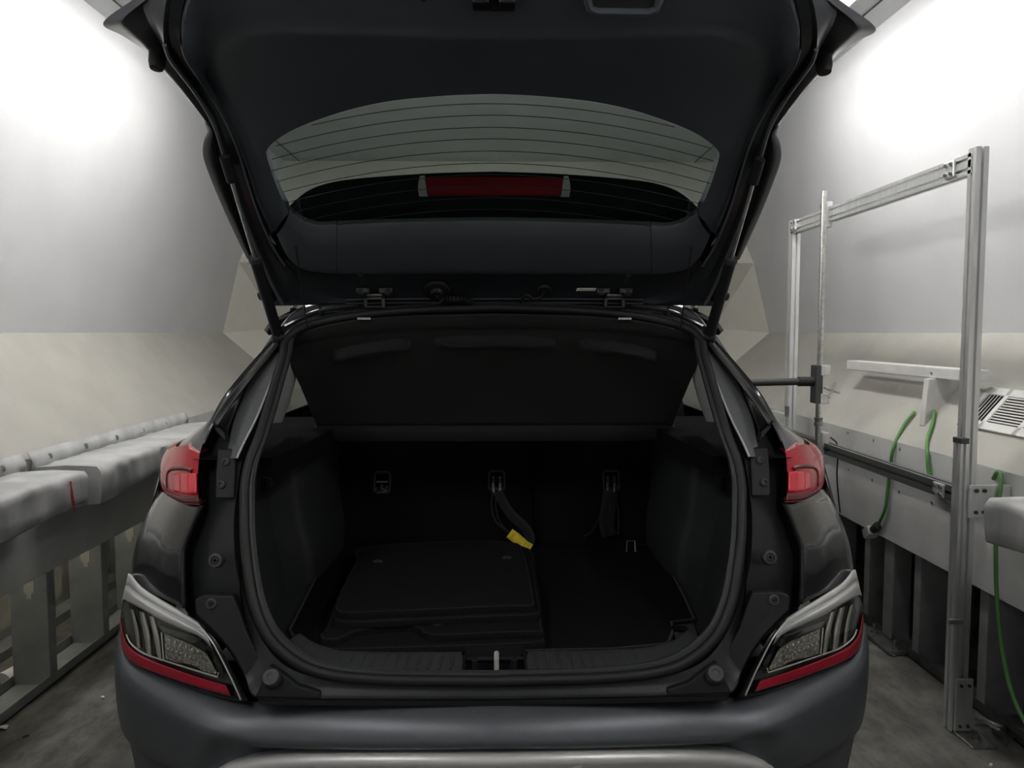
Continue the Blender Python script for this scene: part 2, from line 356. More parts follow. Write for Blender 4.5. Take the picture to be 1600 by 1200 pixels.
# suspended strip luminaires along both upper walls, behind the raised tailgate as seen from here
for (s, w_) in ((-1, 'left'), (1, 'right')):
  for yc, ln, xx, zz, lm, where in ((3.45, 1.70, 1.24, 2.72, 'lamp', 'above the car'), (.15, 1.3, 1.24, 2.72, 'lamp_dim', 'behind the camera')):
    L = empty('strip_light', (s*xx, yc, zz-.05)); tag(L, 'white strip luminaire hung from the ceiling along the %s wall %s' % (w_, where), 'light')
    box('housing', (s*xx, yc, zz+.098), (.09, ln+.05, .03), 'white', L)
    prism('added_shade_hood', [(s*(xx+x_), yc-ln/2-.02, zz+z_) for x_, z_ in ((-.22,.052),(-.05,.07),(.05,.07),(.22,.052),(.22,.058),(.06,.085),(-.06,.085),(-.22,.058))], (0, ln+.04, 0), 'white', L)  # hood added to keep the lamp's light off the ceiling
    box('diffuser', (s*xx, yc, zz), (.12, ln, .092), lm, L, bev=.03)
    for e in (-1, 1):
        box('end_cap', (s*xx, yc+e*(ln/2+.014), zz+.005), (.13, .024, .11), 'white', L)
        tube('hanger', [(s*xx, yc+e*ln*.35, zz+.07), (s*xx, yc+e*ln*.35, ZCL)], .003, 'steel', L, seg=6)

L = empty('cavity_fill_lamp', (-2.12, 3.2, .88)); tag(L, 'added warm fill lamp in the cavity behind the left beam', 'light')  # invented lamp, unseen, added to brighten the space behind the studs
box('housing', (-2.12, 3.2, .905), (.06, 1.9, .03), 'white', L)
box('diffuser', (-2.12, 3.2, .88), (.05, 1.85, .03), 'fill_warm', L)

# ------------------------------------------------------------------ padded vinyl covers on the beams
def pad(y0, y1, s, label, seed, near_end=False):
    rnd = random.Random(seed)
    x0, x1, zt, zb = 1.52, XB+.002, .912, .775
    T = empty('padded_cover', (s*(x0+x1)/2, (y0+y1)/2, zb)); tag(T, label, 'padding', 'vinyl pads on the side beams')
    ny = 60; rows = []
    prof = [(x1, zb+.002), (x0+.06, zb), (x0+.006, zb+.003), (x0, zb+.012), (x0, zb+.05), (x0, zb+.09), (x0, zt-.03), (x0, zt-.014), (x0+.012, zt), (x0+.06, zt+.002), (x0+.13, zt+.004), (x1, zt-.004)]
    ph = [rnd.uniform(0, 6) for _ in range(6)]
    for i in range(ny+1):
        y = y0+(y1-y0)*i/ny; r = []
        for k, (x, z) in enumerate(prof):
            wv = sum(math.sin(y*f+ph[j]+z*9*(j-2)) for j, f in enumerate((9, 17, 31, 43, 61)))/5
            a = .017 if k in (4, 5, 6) else .006
            sag = .012*math.sin((y-y0)*7+ph[5]) if k in (1, 2, 3) else 0
            r.append(V((s*(x+a*wv), y, z+.006*wv*(k > 6)+sag)))
        rows.append(r)
    vs, fs = gridmesh(rows); n = len(prof); fs += [tuple(range(n)), tuple(range(len(vs)-n, len(vs)))]
    mk('cushion', vs, fs, 'vinyl', T, angle=60)
    # fixing flap above, with press studs
    fr = []
    for i in range(41):
        y = y0-.02+(y1-y0+.05)*i/40; wv = .004*math.sin(y*23+ph[0])+.003*math.sin(y*41+ph[1])
        fr.append([V((s*(x1-.012+wv), y, zt-.012)), V((s*(x1-.020+wv), y, zt+.02)), V((s*(x1-.004+wv*.3), y, zt+.058))])
    vs, fs = gridmesh(fr); fl = mk('fixing_flap', vs, fs, 'vinyl', T, solid=.003)
    y = y0+.10
    while y < y1:
        lathe('press_stud', (s*(x1-.018), y, zt+.024), (-s, 0, .35), [(.013, 0), (.012, .004), (.006, .0045), (.0055, .0065), (.001, .007)], 'steeld', fl, seg=12); y += .265
    return T
pl1 = pad(1.05, 2.84, -1, 'grey vinyl pad with a red stain on the left beam, nearest the camera', 1)
pad(2.93, 4.35, -1, 'grey vinyl pad on the left beam, the further one beside the red tail lamp', 2)
pad(.9, 2.33, 1, 'grey vinyl pad on the right beam beside the aluminium post', 3)
# stain and scribble on the near left pad
def onpad(u, v): return wX(u, v, -1.5115)
sp = []
for (u, v, w2) in ((110,752,1.5),(111,760,1.2),(112,768,2.0),(113,777,2.6),(114,785,2.4),(115,790,1.2),(116,798,1.6)):
    sp.append((u, v, w2))
vs = []
for u, v, w2 in sp: vs += [onpad(u-w2, v), onpad(u+w2, v)]
mk('red_stain', vs, [(2*i, 2*i+1, 2*i+3, 2*i+2) for i in range(len(sp)-1)], 'stain', pl1, smooth=False)
pts = [onpad(118+i*.8, 789-i*.3+1.2*math.sin(i*2.3)) for i in range(20)]
tube('scribble', pts, .0012, 'ink', pl1, seg=4)

# ------------------------------------------------------------------ aluminium profile frame on the right
FX, FY0, FY1, FZ = 1.655, 2.66, 4.30, 2.055
FR = empty('profile_frame', (FX, (FY0+FY1)/2, 0)); tag(FR, 'tall aluminium profile frame standing against the right wall', 'frame')
def slotprof(w, h, sl=.010, dp=.014):
    """outline of a slotted extrusion: slots on every 45 mm of each side"""
    pts = []
    def side(a, b, inn):
        L = (b-a).length; n = max(1, round(L/.045)); d = (b-a)/L
        pts.append(a)
        for k in range(n):
            c = a+d*(L*(k+.5)/n)
            pts.extend([c-d*sl/2, c-d*sl/2+inn*dp, c+d*sl/2+inn*dp, c+d*sl/2])
    A, B_, C_, D = V((-w/2,-h/2)), V((w/2,-h/2)), V((w/2,h/2)), V((-w/2,h/2))
    side(A, B_, V((0,1))); side(B_, C_, V((-1,0))); side(C_, D, V((0,-1))); side(D, A, V((1,0)))
    return [(p.x, p.y) for p in pts]
def extr(name, a, b, w, h, parent, m='alu', xdir=None):
    a, b = V(a), V(b); t = (b-a).normalized(); x = V(xdir) if xdir else V((1, 0, 0)); y = t.cross(x)
    pr = slotprof(w, h); n = len(pr)
    vs = [a+x*p+y*q for p, q in pr]+[b+x*p+y*q for p, q in pr]
    fs = [tuple(range(n)), tuple(range(2*n-1, n-1, -1))]+[(i, (i+1) % n, n+(i+1) % n, n+i) for i in range(n)]
    return mk(name, vs, fs, m, parent, smooth=False)
np_ = extr('near_post', (FX, FY0, .004), (FX, FY0, FZ), .045, .046, FR, xdir=(1,0,0))
fp_ = extr('far_post', (FX, FY1, .004), (FX, FY1, FZ-.01), .045, .06, FR)
extr('short_post', (FX-.036, FY0-.022, .004), (FX-.036, FY0-.022, 1.035), .026, .045, FR)
box('post_cap', (FX-.036, FY0-.022, 1.045), (.03, .05, .02), 'alud', FR)
extr('top_rail', (FX, FY0, FZ-.05), (FX, FY1, FZ-.05), .07, .045, FR, xdir=(0,0,1))
extr('bottom_rail', (FX-.01, FY0, .845), (FX-.01, FY1, .845), .055, .045, FR, 'alu_shaded', xdir=(0,0,1))  # same aluminium as the posts; its dark reflections are put into the colour
def bracket(y, z, dx=-.028, sy=.06, sz=.06):
    b = box('corner_bracket', (FX+dx, y, z), (.010, sy, sz), 'alu', FR, bev=.003)
    for dy in (-sy*.28, sy*.28):
        for dz in (-sz*.28, sz*.28):
            lathe('bolt', (FX+dx-.005, y+dy, z+dz), (-1, 0, 0), [(.007, 0), (.007, .006), (.004, .006), (.004, .003), (.0005, .003)], 'steeld', FR, seg=8)
bracket(FY0+.12, FZ-.05); bracket(FY1-.06, FZ-.045); bracket(FY0+.10, .845, -.036, .07, .05)
# plate tying the near post to the beam
pp = box('tie_plate', (FX+.055, FY0-.05, .835), (.15, .008, .115), 'alu', FR, bev=.002)
for dx in (-.05, -.022):
    for dz in (-.038, .038):
        lathe('bolt', (FX+.055+dx, FY0-.054, .835+dz), (0, -1, 0), [(.007, 0), (.007, .006), (.0005, .007)], 'alud', FR, seg=8)
# foot of the near post
ft = box('foot_bracket', (FX-.008, FY0-.05, .105), (.062, .010, .19), 'alu', FR, bev=.002)
for dx in (-.014, .014):
    for dz in (-.075, .072):
        lathe('bolt', (FX-.008+dx, FY0-.055, .105+dz), (0, -1, 0), [(.006, 0), (.006, .006), (.0005, .007)], 'alud', FR, seg=8)
box('foot_plate', (FX+.005, FY0-.10, .004), (.085, .11, .008), 'steel', FR)
lathe('foot_bolt', (FX+.008, FY0-.105, .008), (0, 0, 1), [(.020, 0), (.020, .003), (.012, .003), (.012, .012), (.006, .012), (.006, .02), (.001, .021)], 'steeld', FR, seg=12)
box('clip', (FX-.045, FY0-.045, .405), (.05, .012, .018), 'steel', FR)
# sliding vertical rod with clamp and horizontal carbon pole
RY, RX = 3.80, FX-.05
tube('sliding_rod', [(RX, RY, .80), (RX, RY, 2.115)], .0145, 'steel', FR, seg=14)
box('slider_block', (RX+.03, RY+.035, FZ-.05), (.04, .05, .125), 'alu', FR, bev=.004)
for dz in (-.045, .045): lathe('bolt', (RX+.02, RY+.06, FZ-.05+dz), (-1, .2, 0), [(.011, 0), (.011, .012), (.001, .013)], 'steeld', FR, seg=8)
lathe('rod_collar', (RX, RY, .955), (0, 0, 1), [(.022, 0), (.022, .016), (.019, .018), (.019, .032), (.022, .034), (.022, .042)], 'steeld', FR)
box('slider_block', (RX+.025, RY, .845), (.035, .07, .16), 'alu', FR, bev=.004)
lathe('slider_knob', (RX+.03, RY-.05, .85), (-.4, -1, 0), [(.02, 0), (.02, .02), (.012, .024), (.001, .026)], 'blackr', FR, seg=10)
cb = box('clamp_block', (RX-.018, RY-.01, 1.165), (.035, .07, .19), 'alud', FR, bev=.003)
for dz in (.07, -.07): box('clamp_jaw', (RX+.012, RY-.022, 1.165+dz), (.045, .05, .05), 'alu', FR, bev=.003)
wn = []
for a in (20, 110): wn.append(boxv((RX+.035, RY-.07, 1.14), (.085, .012, .014), Matrix.Rotation(math.radians(a), 3, 'Y')))
wn.append(boxv((RX+.035, RY-.05, 1.14), (.014, .05, .014)))
vs, fs = merge(wn); mk('wing_knob', vs, fs, 'steel', FR, smooth=False, bev=.004)
tube('pole_socket', [(RX-.03, RY-.01, 1.178), (RX-.11, RY-.01, 1.178)], .024, 'blackr', FR, seg=16)
tube('carbon_pole', [(RX-.10, RY-.01, 1.178), (RX-.46, RY-.01, 1.170)], .018, 'carbon', FR, seg=16)
tube('thin_wire', [(RX+.05, RY-.03, .90), (RX+.075, RY-.06, .86), (RX+.08, RY-.05, .70), (RX+.11, RY-.03, .52)], .004, 'blackr', FR, n=24, seg=6)
box('far_latch', (FX-.03, FY1-.03, .98), (.02, .02, .06), 'steeld', FR)

# ------------------------------------------------------------------ T-shaped wall bracket
SLN = V((-(ZE-ZB), 0, WE-XB)).normalized()       # inward normal of the right slope
def slope(u, v):
    d = ray(u, v); p0 = V((XB, 0, ZB)); return CAM+d*((p0-CAM).dot(SLN)/d.dot(SLN))
TB = empty('wall_bracket', (1.95, 3.6, 1.0)); tag(TB, 'white painted T-shaped wooden bracket on the sloped right wall', 'bracket')
box('crossbar', (1.925, 3.575, 1.247), (.075, 1.10, .05), 'whitep', TB, bev=.005)
a = slope(1440, 662)
prism('fin', [(1.862, a.y-.035, 1.222), (2.02, a.y-.035, 1.222), (2.02, a.y-.035, 1.205), (1.868, a.y-.035, 1.03), (1.85, a.y-.035, 1.012), (1.846, a.y-.035, 1.02)], (0, .04, 0), 'whitep', TB, bev=.004)
lathe('screw', (1.887, a.y-.01, 1.245), (-1, 0, 0), [(.008, 0), (.006, .003), (.001, .004)], 'steeld', TB, seg=8)
# ------------------------------------------------------------------ vent register on the slope
c0 = slope(1549, 607); dS = V((WE-XB, 0, ZE-ZB)).normalized(); dY = V((0, -1, 0))
VR = empty('air_vent', c0); tag(VR, 'white slotted air register on the sloped right wall', 'vent')
def vp(a, b, h=0): return c0+V((0,0,0))-dS*b+dY*a+SLN*h
Wv, Hv = .46, .20
def vbox(name, a0, a1, b0, b1, h0, h1, m, par):
    vs = [vp(a, b, h) for a in (a0, a1) for b in (b0, b1) for h in (h0, h1)]
    return mk(name, vs, [(0,1,3,2),(4,6,7,5),(0,4,5,1),(2,3,7,6),(0,2,6,4),(1,5,7,3)], m, par, smooth=False, bev=.002)
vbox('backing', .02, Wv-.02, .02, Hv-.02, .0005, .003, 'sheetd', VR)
for a0, a1, b0, b1 in ((0, Wv, 0, .035), (0, Wv, Hv-.035, Hv), (0, .03, 0, Hv), (Wv-.03, Wv, 0, Hv), (.13, .155, 0, Hv), (.335, .36, 0, Hv)):
    vbox('frame_bar', a0, a1, b0, b1, .003, .012, 'white', VR)
for k in range(10):
    b = .036+k*.0128
    vs = [vp(.155, b, .004), vp(.335, b, .004), vp(.335, b+.008, .010), vp(.155, b+.008, .010)]
    mk('slat', vs, [(0,1,2,3)], 'white', VR, smooth=False, solid=.0025)
for a0 in (.03, .36):
    for k in range(5):
        a = a0+.014+k*.0195
        vs = [vp(a, .035, .004), vp(a, Hv-.035, .004), vp(a+.010, Hv-.035, .011), vp(a+.010, .035, .011)]
        mk('slat', vs, [(0,1,2,3)], 'white', VR, smooth=False, solid=.0025)
# ------------------------------------------------------------------ green cords
P1 = [V((1.885, slope(1428,650).y+.02, 1.06)), V((1.83, 3.42, .99)), V((1.775, 3.47, .90)), V((1.768, 3.52, .80)), V((1.768, 3.58, .68)), V((1.765, 3.70, .565))]
def onb(u, v, x=1.768): return wX(u, v, x)
cordA = [slope(1432, 646)+SLN*.012, slope(1415, 668)+SLN*.012, onb(1396, 700), onb(1391, 730), onb(1387, 765), onb(1383, 795), onb(1371, 822)]
ca = empty('power_cord', cordA[-1]); tag(ca, 'green power cord ending in a white plug, hanging over the right beam', 'cord')
tube('cord', cordA, .0074, 'green', ca, n=50, seg=10)
e0, e1 = cordA[-1], onb(1360, 832)
dd = (e1-e0).normalized()
tube('connector', [e0-dd*.01, e0+dd*.02, e0+dd*.05], .019, 'blackr', ca, seg=12)
q = dd.to_track_quat('Z', 'Y').to_matrix()
box('plug', e0+dd*.075, (.058, .045, .06), 'white', ca, R=q, bev=.006)
cordB = [slope(1458, 628)+SLN*.012, slope(1463, 640)+SLN*.012, slope(1460, 665)+SLN*.012, slope(1452, 690)+SLN*.012, onb(1449, 712), onb(1452, 740), onb(1466, 768), onb(1484, 780), onb(1502, 783), onb(1520,778)]
tag(tube('cable', cordB, .0074, 'green', None, n=60, seg=10), 'green cord running from the wall bracket behind the bottom rail', 'cord')
cordC = [wY(1552, 748, 2.69), wY(1558, 738, 2.66), wY(1564, 742, 2.62), wY(1563, 765, 2.60), wY(1557, 800, 2.60), wY(1556, 870, 2.60), wY(1558, 940, 2.58), wY(1564, 1000, 2.55), wY(1575, 1060, 2.50), wY(1592, 1110, 2.44), wY(1615, 1150, 2.36)]
tag(tube('cable', cordC, .0074, 'green', None, n=70, seg=10), 'green cord draped over the tie plate and hanging down beside the near aluminium post', 'cord')
# ------------------------------------------------------------------ litter
def scrap(u, v, s, label, m='paper', seed=0):
    r = random.Random(seed); c = wZ(u, v, .006); n = 7
    pts = [c+V((math.cos(6.283*i/n)*s*r.uniform(.5, 1), math.sin(6.283*i/n)*s*r.uniform(.5, 1)*.6, r.uniform(-.003, .006))) for i in range(n)]
    tag(prism('paper_scrap', pts, (0, 0, .003), m), label, 'scrap', 'scraps on the concrete floor')
scrap(4, 1137, .035, 'white crumpled scrap on the floor at the left edge of the picture', seed=1)
scrap(160, 1090, .010, 'small white flake on the floor left of the bumper', seed=2)
scrap(1397, 1025, .012, 'small white flake on the floor right of the bumper', seed=3)
scrap(1548, 1197, .008, 'tiny pale flake on the floor below the aluminium post foot', seed=5)
tag(tube('twig', [wZ(35, 1152, .004), wZ(40, 1150, .006), wZ(45, 1149, .004)], .003, 'blackr', None, seg=6), 'short black twig on the floor at lower left', 'litter')
c = wX(4, 1008, -2.0); lathe('paper_cup', (c.x, c.y, .004), (.3, 1, .15), [(.045, 0), (.045, .004), (.038, .10), (.034, .10), (.038, .01), (.001, .008)], 'white')
tag(bpy.data.objects['paper_cup'], 'white paper cup lying between the studs at the left edge', 'cup')
fl = []
for k in range(5):
    r = random.Random(k); b = wZ(1540+k*10, 1125+k*8, .01)
    fl.append([b+V((r.uniform(-.08, .08), r.uniform(-.06, .06), r.uniform(0, .03))) for _ in range(6)])
rows = [smp(x, 12) for x in fl]; vs, fs = gridmesh(rows)
tag(mk('plastic_film', vs, fs, 'plastic_clear'), 'clear crumpled plastic film on the floor beside the post foot', 'litter')
# ================================================================== CAR
CAR = empty('car', (XC, 3.6, 0)); tag(CAR, 'dark grey compact car with its tailgate raised and the boot open', 'car')
def ps(f, lst, off=0): return [f(u, v, off) for u, v in lst]
def psf(lst, f, off=0): return [pQ(u, v, off, f) for u, v in lst]
def shiftin(pts, dx, dy=0): return [V((p.x+dx, p.y+dy, p.z)) for p in pts]
# ---- bumper cover
TOPB = [pB(u, v, o) for u, v, o in ((773,1101,.042),(650,1101,.042),(520,1100,.040),(440,1099,.032),(394,1101,.018),(355,1095,.008),(300,1079,.004),(225,1050,.002),(199,1034,.0),(190,1012,-.002),(187,985,-.002))]
TOPB += [V((-.91, 1.90, .735)), V((-.91, 1.965, .735))]
TB_ = smp(TOPB, 61, True)
def nrm(i):
    x = abs(TB_[i].x); e = .02; s_ = (lerp1(YB, x+e)-lerp1(YB, x-e))/(2*e)
    if i >= 52: return V((-1, 0, 0))
    return V((-s_, -1, 0)).normalized()
NB = [nrm(i) for i in range(61)]
ZCR = [(0, wY(773,1161,1.478).z), (.32, wY(500,1160,1.52).z), (.47, wY(400,1158,1.546).z), (.62, .60), (.75, .61), (1, .62)]
def brow(off, z, fr=None, offs=None, zs=None):
    out = []
    for i, p in enumerate(TB_):
        k = min(1, max(0, (abs(p.x)-.50)/.14)); k = k*k*(3-2*k)
        o = off if offs is None else off*(1-k)+offs*k
        z_ = z-.632+lerp1(ZCR, abs(p.x)); zz = z_ if zs is None else z_*(1-k)+zs*k
        if fr is not None: zz = p.z+(zz-p.z)*fr
        ks = lerp1([(.0,1),(.55,.85),(.70,.62),(.82,.45),(.88,.28),(.91,.22)], abs(p.x))
        q = p+NB[i]*(o*ks if o > 0 else o); q.z = zz; out.append(q)
    return out
BR = [brow(-.012, .70, 0), brow(0, .70, 0), brow(.022, .632, .10), brow(.040, .632, .28), brow(.054, .632, .55), brow(.063, .632, .85), brow(.066, .630, None, .066, .60), brow(.060, .618, None, .066, .57),
      brow(.020, .610, None, .060, .53), brow(.0, .58, None, .045, .49), brow(.01, .52, None, .02, .455), brow(.01, .51, None, -.012, .45), brow(.01, .42, None, -.012, .44), brow(-.02, .26, None, -.04, .28)]
rows = [[C(p, 1) for p in reversed(r)][:-1]+[C(p, -1) for p in r] for r in BR]
vs, fs = gridmesh(rows); bumper = mk('bumper', vs, fs, 'satin', CAR, angle=60)
# silver skid garnish
sk = [(0,1.506,.588),(-.2,1.510,.588),(-.38,1.525,.586),(-.46,1.535,.582),(-.52,1.548,.568),(-.57,1.566,.54),(-.61,1.585,.50)]
r0 = [cl(wY(u, v, lerp1(YU, u)-.012)) for u, v in ((773,1177),(640,1177),(500,1178),(430,1181),(380,1187),(348,1196),(322,1213),(302,1240))]
SKR = [[p+V((0, .03, -.004)) for p in r0], [p+V((0, .004, 0)) for p in r0], [p+V((0, -.008, -.004)) for p in r0], [p+V((0, -.014, -.014)) for p in r0], [p+V((0, -.010, -.030)) for p in r0], [V((p.x*.98, p.y+.004, p.z-.075)) for p in r0], [V((p.x*.97, p.y+.04, p.z-.16)) for p in r0]]
surf('skid_garnish', SKR, 'silver', bumper, nu=40, nv=20, full=True)
tube('parking_sensor', [C(V((.165, 1.500, .545)), -1), C(V((.165, 1.488, .545)), -1)], .011, 'silver', bumper, seg=14)
# ---- aperture panel around the boot opening (index-matched curves)
S_ = [(773,1067),(600,1065),(505,1056),(452,1036),(416,1000),(395,955),(384,915),(377,878),(374,840),(374,800),(377,760),(384,722),(397,685),(411,642),(428,590),(441,552),(445,533)]
O_ = [(773,1093),(600,1093),(480,1092),(400,1090),(380,1052),(350,1008),(314,975),(288,950),(285,905),(287,858),(312,796),(313,748),(313,712),(340,652),(378,600),(416,553),(432,530)]
def mid(A, B, t): return [(a[0]+(b[0]-a[0])*t, a[1]+(b[1]-a[1])*t) for a, b in zip(A, B)]
FO = [0,0,0,0,.02,.05,.09,.11,.10,.09,.05,.045,.035,.01,0,0,0]
offO = lambda a, b: [a if i > 4 else b for i in range(len(S_))]
def multi(lst, offs, k=0): return [pO(u, v, o+k*f) for (u, v), o, f in zip(lst, offs, FO)]
AP = [multi(S_, [.03]*17), multi(mid(S_, O_, .10), offO(.016, .006)), multi(mid(S_, O_, .45), offO(.030, .006), .3), multi(mid(S_, O_, .80), offO(.045, .0), .8), multi(mid(S_, O_, .97), offO(.050, -.005), 1), multi(O_, offO(.045, -.012), 1), multi(O_, offO(.0, -.016), 1)]
for sd in (-1, 1):
    ap = surf('aperture_panel', AP, 'gutter', CAR, nu=110, nv=26, sd=sd, cross=False)
# ---- weatherstrip
SL = [pO(u, v, 0) for u, v in mid(S_, O_, -.10)]
TOPS = [(470,513),(540,496),(640,486),(773,481)]
full = SL+[pO(u, v, .0) for u, v in TOPS]
path = [C(p, 1) for p in reversed(full)][:-1]+[C(p, -1) for p in full]
path = smp(SL, 90, True); 
loop = [C(p, -1) for p in smp(full, 120, True)]+[C(p, 1) for p in reversed(smp(full, 120, True))][1:-1]
wsx = tube('weatherstrip', loop, .012, 'rubber', CAR, seg=12, closed=True)
loop2 = [p+V((0, .012, 0)) for p in [C(q+V((.010 if i > 15 else .0, 0, .008)), -1) for i, q in enumerate(smp(full, 120, True))]+[C(q+V((.010 if i > 15 else 0, 0, .008)), 1) for i, q in reversed(list(enumerate(smp(full, 120, True))))][1:-1]]
tube('inner_lip', loop2, .010, 'trim', wsx, seg=8, closed=True)
# ---- per side parts
for sd in (-1, 1):
    def c(p): return C(p, sd)
    # quarter panel between the lamps
    qi = [(313,790),(307,802),(297,826),(287,852),(284,866),(284,905),(286,950)]
    qo = [(253,768),(241,788),(228,815),(217,845),(211,870),(206,895),(205,912)]
    R0 = ps(pQ, qi, .05); R1 = ps(pQ, qi, 0); RM = psf(mid(qi, qo, .12), .06); R2 = psf(mid(qi, qo, .5), .32); R3 = psf(mid(qi, qo, .85), .75)
    R3b = psf(qo, 1)
    def ext(p, dy, inn): q = V((p.x+XC, p.y, p.z-CAMH))*((p.y+dy)/p.y); return V((max(q.x-XC+inn, -.925), p.y+dy, p.z))
    R4 = [ext(p, .06, .005) for p in R3b]; R5 = [ext(p, .25, .06) for p in R3b]
    qp = surf('quarter_panel', [R1, RM, R2, R3, R3b, R4, R5], 'paint', CAR, nu=30, nv=40, sd=sd)
    surf('panel_return', [R0, R1], 'gloss', qp, nu=30, nv=3, sd=sd)
    surf('edge_seal', [[p+V((0,-.003,0)) for p in R1], [p+V((.006,.004,0)) for p in R1]], 'rubber', qp, nu=30, nv=2, sd=sd, solid=.006)
    # upper rear pillar skin above the tail lamp
    ui = [(312,708),(320,685),(331,663)]; uo = [(283,694),(300,680),(328,655)]
    A = [pQ(u, v, 0, 0) for u, v in ui]; B = [pQ(u, v, 0, f) for (u, v), f in zip(uo, (.75, .5, .15))]
    A += [pO(357,618,.0), pO(395,572,.0), pO(434,527,.0)]
    B += [pO(354,614,.008), pO(392,568,.008), pO(433,523,.008)]
    def ext(p, dy, inn): q = V((p.x+XC, p.y, p.z-CAMH))*((p.y+dy)/p.y); return V((q.x-XC+inn, p.y+dy, p.z))
    D = [ext(p, .10, .012) for p in B]
    E = [ext(p, .26, .05) for p in B]
    surf('upper_pillar', [A, [a.lerp(b, .5)+V((-.004, -.004, 0)) for a, b in zip(A, B)], B, D, E], 'paint', qp, nu=40, nv=24, sd=sd)
    # black pillar garnish
    go = [(331,660),(352,625),(380,592),(410,557),(433,530)]; gm = [(338,668),(362,632),(392,593),(420,559),(437,537)]; gi = [(351,690),(366,650),(391,595),(417,562),(436,541)]
    gr = surf('pillar_garnish', [ps(pO, go, -.004), ps(pO, mid(go, gm, .25), -.012), ps(pO, gm, -.004), ps(pO, gm, .02), ps(pO, gi, .03)], 'gloss2', CAR, nu=40, nv=20, sd=sd, cross=False, solid=.003)
    tube('garnish_lip', [c(p) for p in ps(pO, mid(go, gm, .55), -.008)],   .0025, 'gloss2', gr, n=30, seg=6)
    prism('garnish_foot', [c(pO(u, v, -.004)) for u, v in ((331,658),(336,672),(354,692),(352,676))], (0, .02, 0), 'gloss2', gr, bev=.002)
    # bright painted inner pillar flange
    fo = [(354,716),(358,692),(368,650),(392,596),(418,562),(436,542)]; fi = [(370,716),(381,692),(402,650),(424,596),(437,563),(445,546)]
    tube('flange_highlight', [C(p, sd) for p in ps(pO, fi, .0)], .0028, 'silver', CAR, n=24, seg=6)  # highlight on the flange's inner edge, drawn as a silver line
    surf('pillar_flange', [ps(pO, fo, .026), ps(pO, mid(fo, fi, .5), .008), ps(pO, fi, .0)], 'flange', CAR, nu=30, nv=10, sd=sd)
    # tail lamp
    TL = empty('tail_lamp', c(pQ(285, 790, 0))); TL.parent = CAR; TL.location = ORG[TL.name]-org(CAR)
    lt = [(313,710),(298,704),(283,695),(272,698),(262,704)]; lb = [(312,789),(300,789),(286,787),(272,782),(258,773)]
    rows_ = []
    li = [(312,709),(310,728),(309,750),(310,772),(312,789)]
    lm = [(286,697),(283,722),(282,745),(283,768),(287,787)]
    lo = [(262,703),(254,718),(251,740),(252,760),(258,774)]
    cA = ps(pQ, li, .05); c0_ = psf(li, 0, -.016); c1_ = psf(mid(li, lm, .5), .12, -.022); c2_ = psf(lm, .30, -.026); c3_ = psf(mid(lm, lo, .6), .62, -.022); c4_ = psf(lo, 1, -.015)
    c5_ = [ext(p, .06, .006) for p in c4_]; c6_ = [ext(p, .20, .045) for p in c4_]
    surf('lens', [c0_, c1_, c2_, c3_, c4_, c5_, c6_], 'red', TL, nu=26, nv=40, sd=sd)
    surf('lamp_side', [cA, c0_], 'gloss', TL, nu=20, nv=3, sd=sd)
    # lids of the lamp body
    for nm, k in (('lamp_top', 0), ('lamp_base', -1)):
        e = [x[k] for x in (c0_, c1_, c2_, c3_, c4_, c5_, c6_)]
        surf(nm, [e, [p+V((-.004, .06, 0)) for p in e]], 'red' if k == 0 else 'reddark', TL, nu=20, nv=3, sd=sd)
    # C-shaped light guide and bright core
    gd = [(300,736),(292,733),(280,732),(268,734),(263,740),(262,752),(262,762)]
    def lampq(u, v, off): return pQ(u, v, off, max(0, min(1, lerp1([(251,1),(258,.82),(266,.62),(275,.44),(283,.30),(297,.12),(312,0)], u))))
    def psl(l, off): return [lampq(u, v, off) for u, v in l]
    tube('light_guide', [c(p) for p in psl(gd, -.026)], .005, 'reddark', TL, n=40, seg=8)
    core_t = [(307,740),(296,739),(284,739),(272,741)]; core_b = [(307,772),(296,773),(285,772),(272,768)]
    surf('lamp_core', [psl(core_t, -.029), psl(mid(core_t, core_b, .5), -.031), psl(core_b, -.030)], 'redbright', TL, nu=16, nv=8, sd=sd, solid=.003)
    for u in (281, 294): tube('core_rib', [c(p) for p in psl([(u,741),(u,756),(u+.5,771)], -.033)], .0018, 'redbright', TL, n=8, seg=6)
    bt = [(309,774),(290,776),(270,772),(258,766)]; bb = [(311,787),(291,786),(272,780),(260,772)]
    surf('lower_shade', [psl(bt, -.031), psl(bb, -.027)], 'reddark', TL, nu=16, nv=4, sd=sd, solid=.002)
    # lamp bracket in the gutter with bolts
    bk = [(340,702),(369,702),(366,778),(336,778),(337,740)]
    br = prism('lamp_bracket', [c(pO(u, v, .012)) for u, v in bk], (0, .014, 0), 'plastic', CAR, bev=.003)
    for (u, v) in ((353,722),(346,757)):
        p = c(pO(u, v, .010)); lathe('bolt', p, (0, -1, .3), [(.009, 0), (.009, .004), (.005, .005), (.0045, .002), (.0005, .002)], 'plastic2', br, seg=10)
    # bump stops
    for (u, v, r) in ((340,876,.0165),(334,943,.0125)):
        p = c(pO(u, v, .024)); st = lathe('bump_stop', p, (0, -1, .35), [(r, 0), (r*1.02, .012), (r*.9, .016), (r*.55, .017), (r*.5, .013), (r*.42, .013), (r*.4, .016), (r*.05, .016)], 'plastic2', CAR, seg=24)
        d = V((0, -1, .35)).normalized()
        vs, fs = merge([boxv(p+d*.0165, (r*.5, .003, r*.12)), boxv(p+d*.0165, (r*.12, .003, r*.5))]); mk('cross_slot', vs, fs, 'gloss', st, smooth=False)
    p = c(pO(425, 1060, -.012)); lathe('bump_stop', p, (0, -.75, .65), [(.019, -.01), (.019, .008), (.016, .012), (.008, .0115), (.0075, .010), (.0005, .010)], 'plastic2', CAR, seg=24)
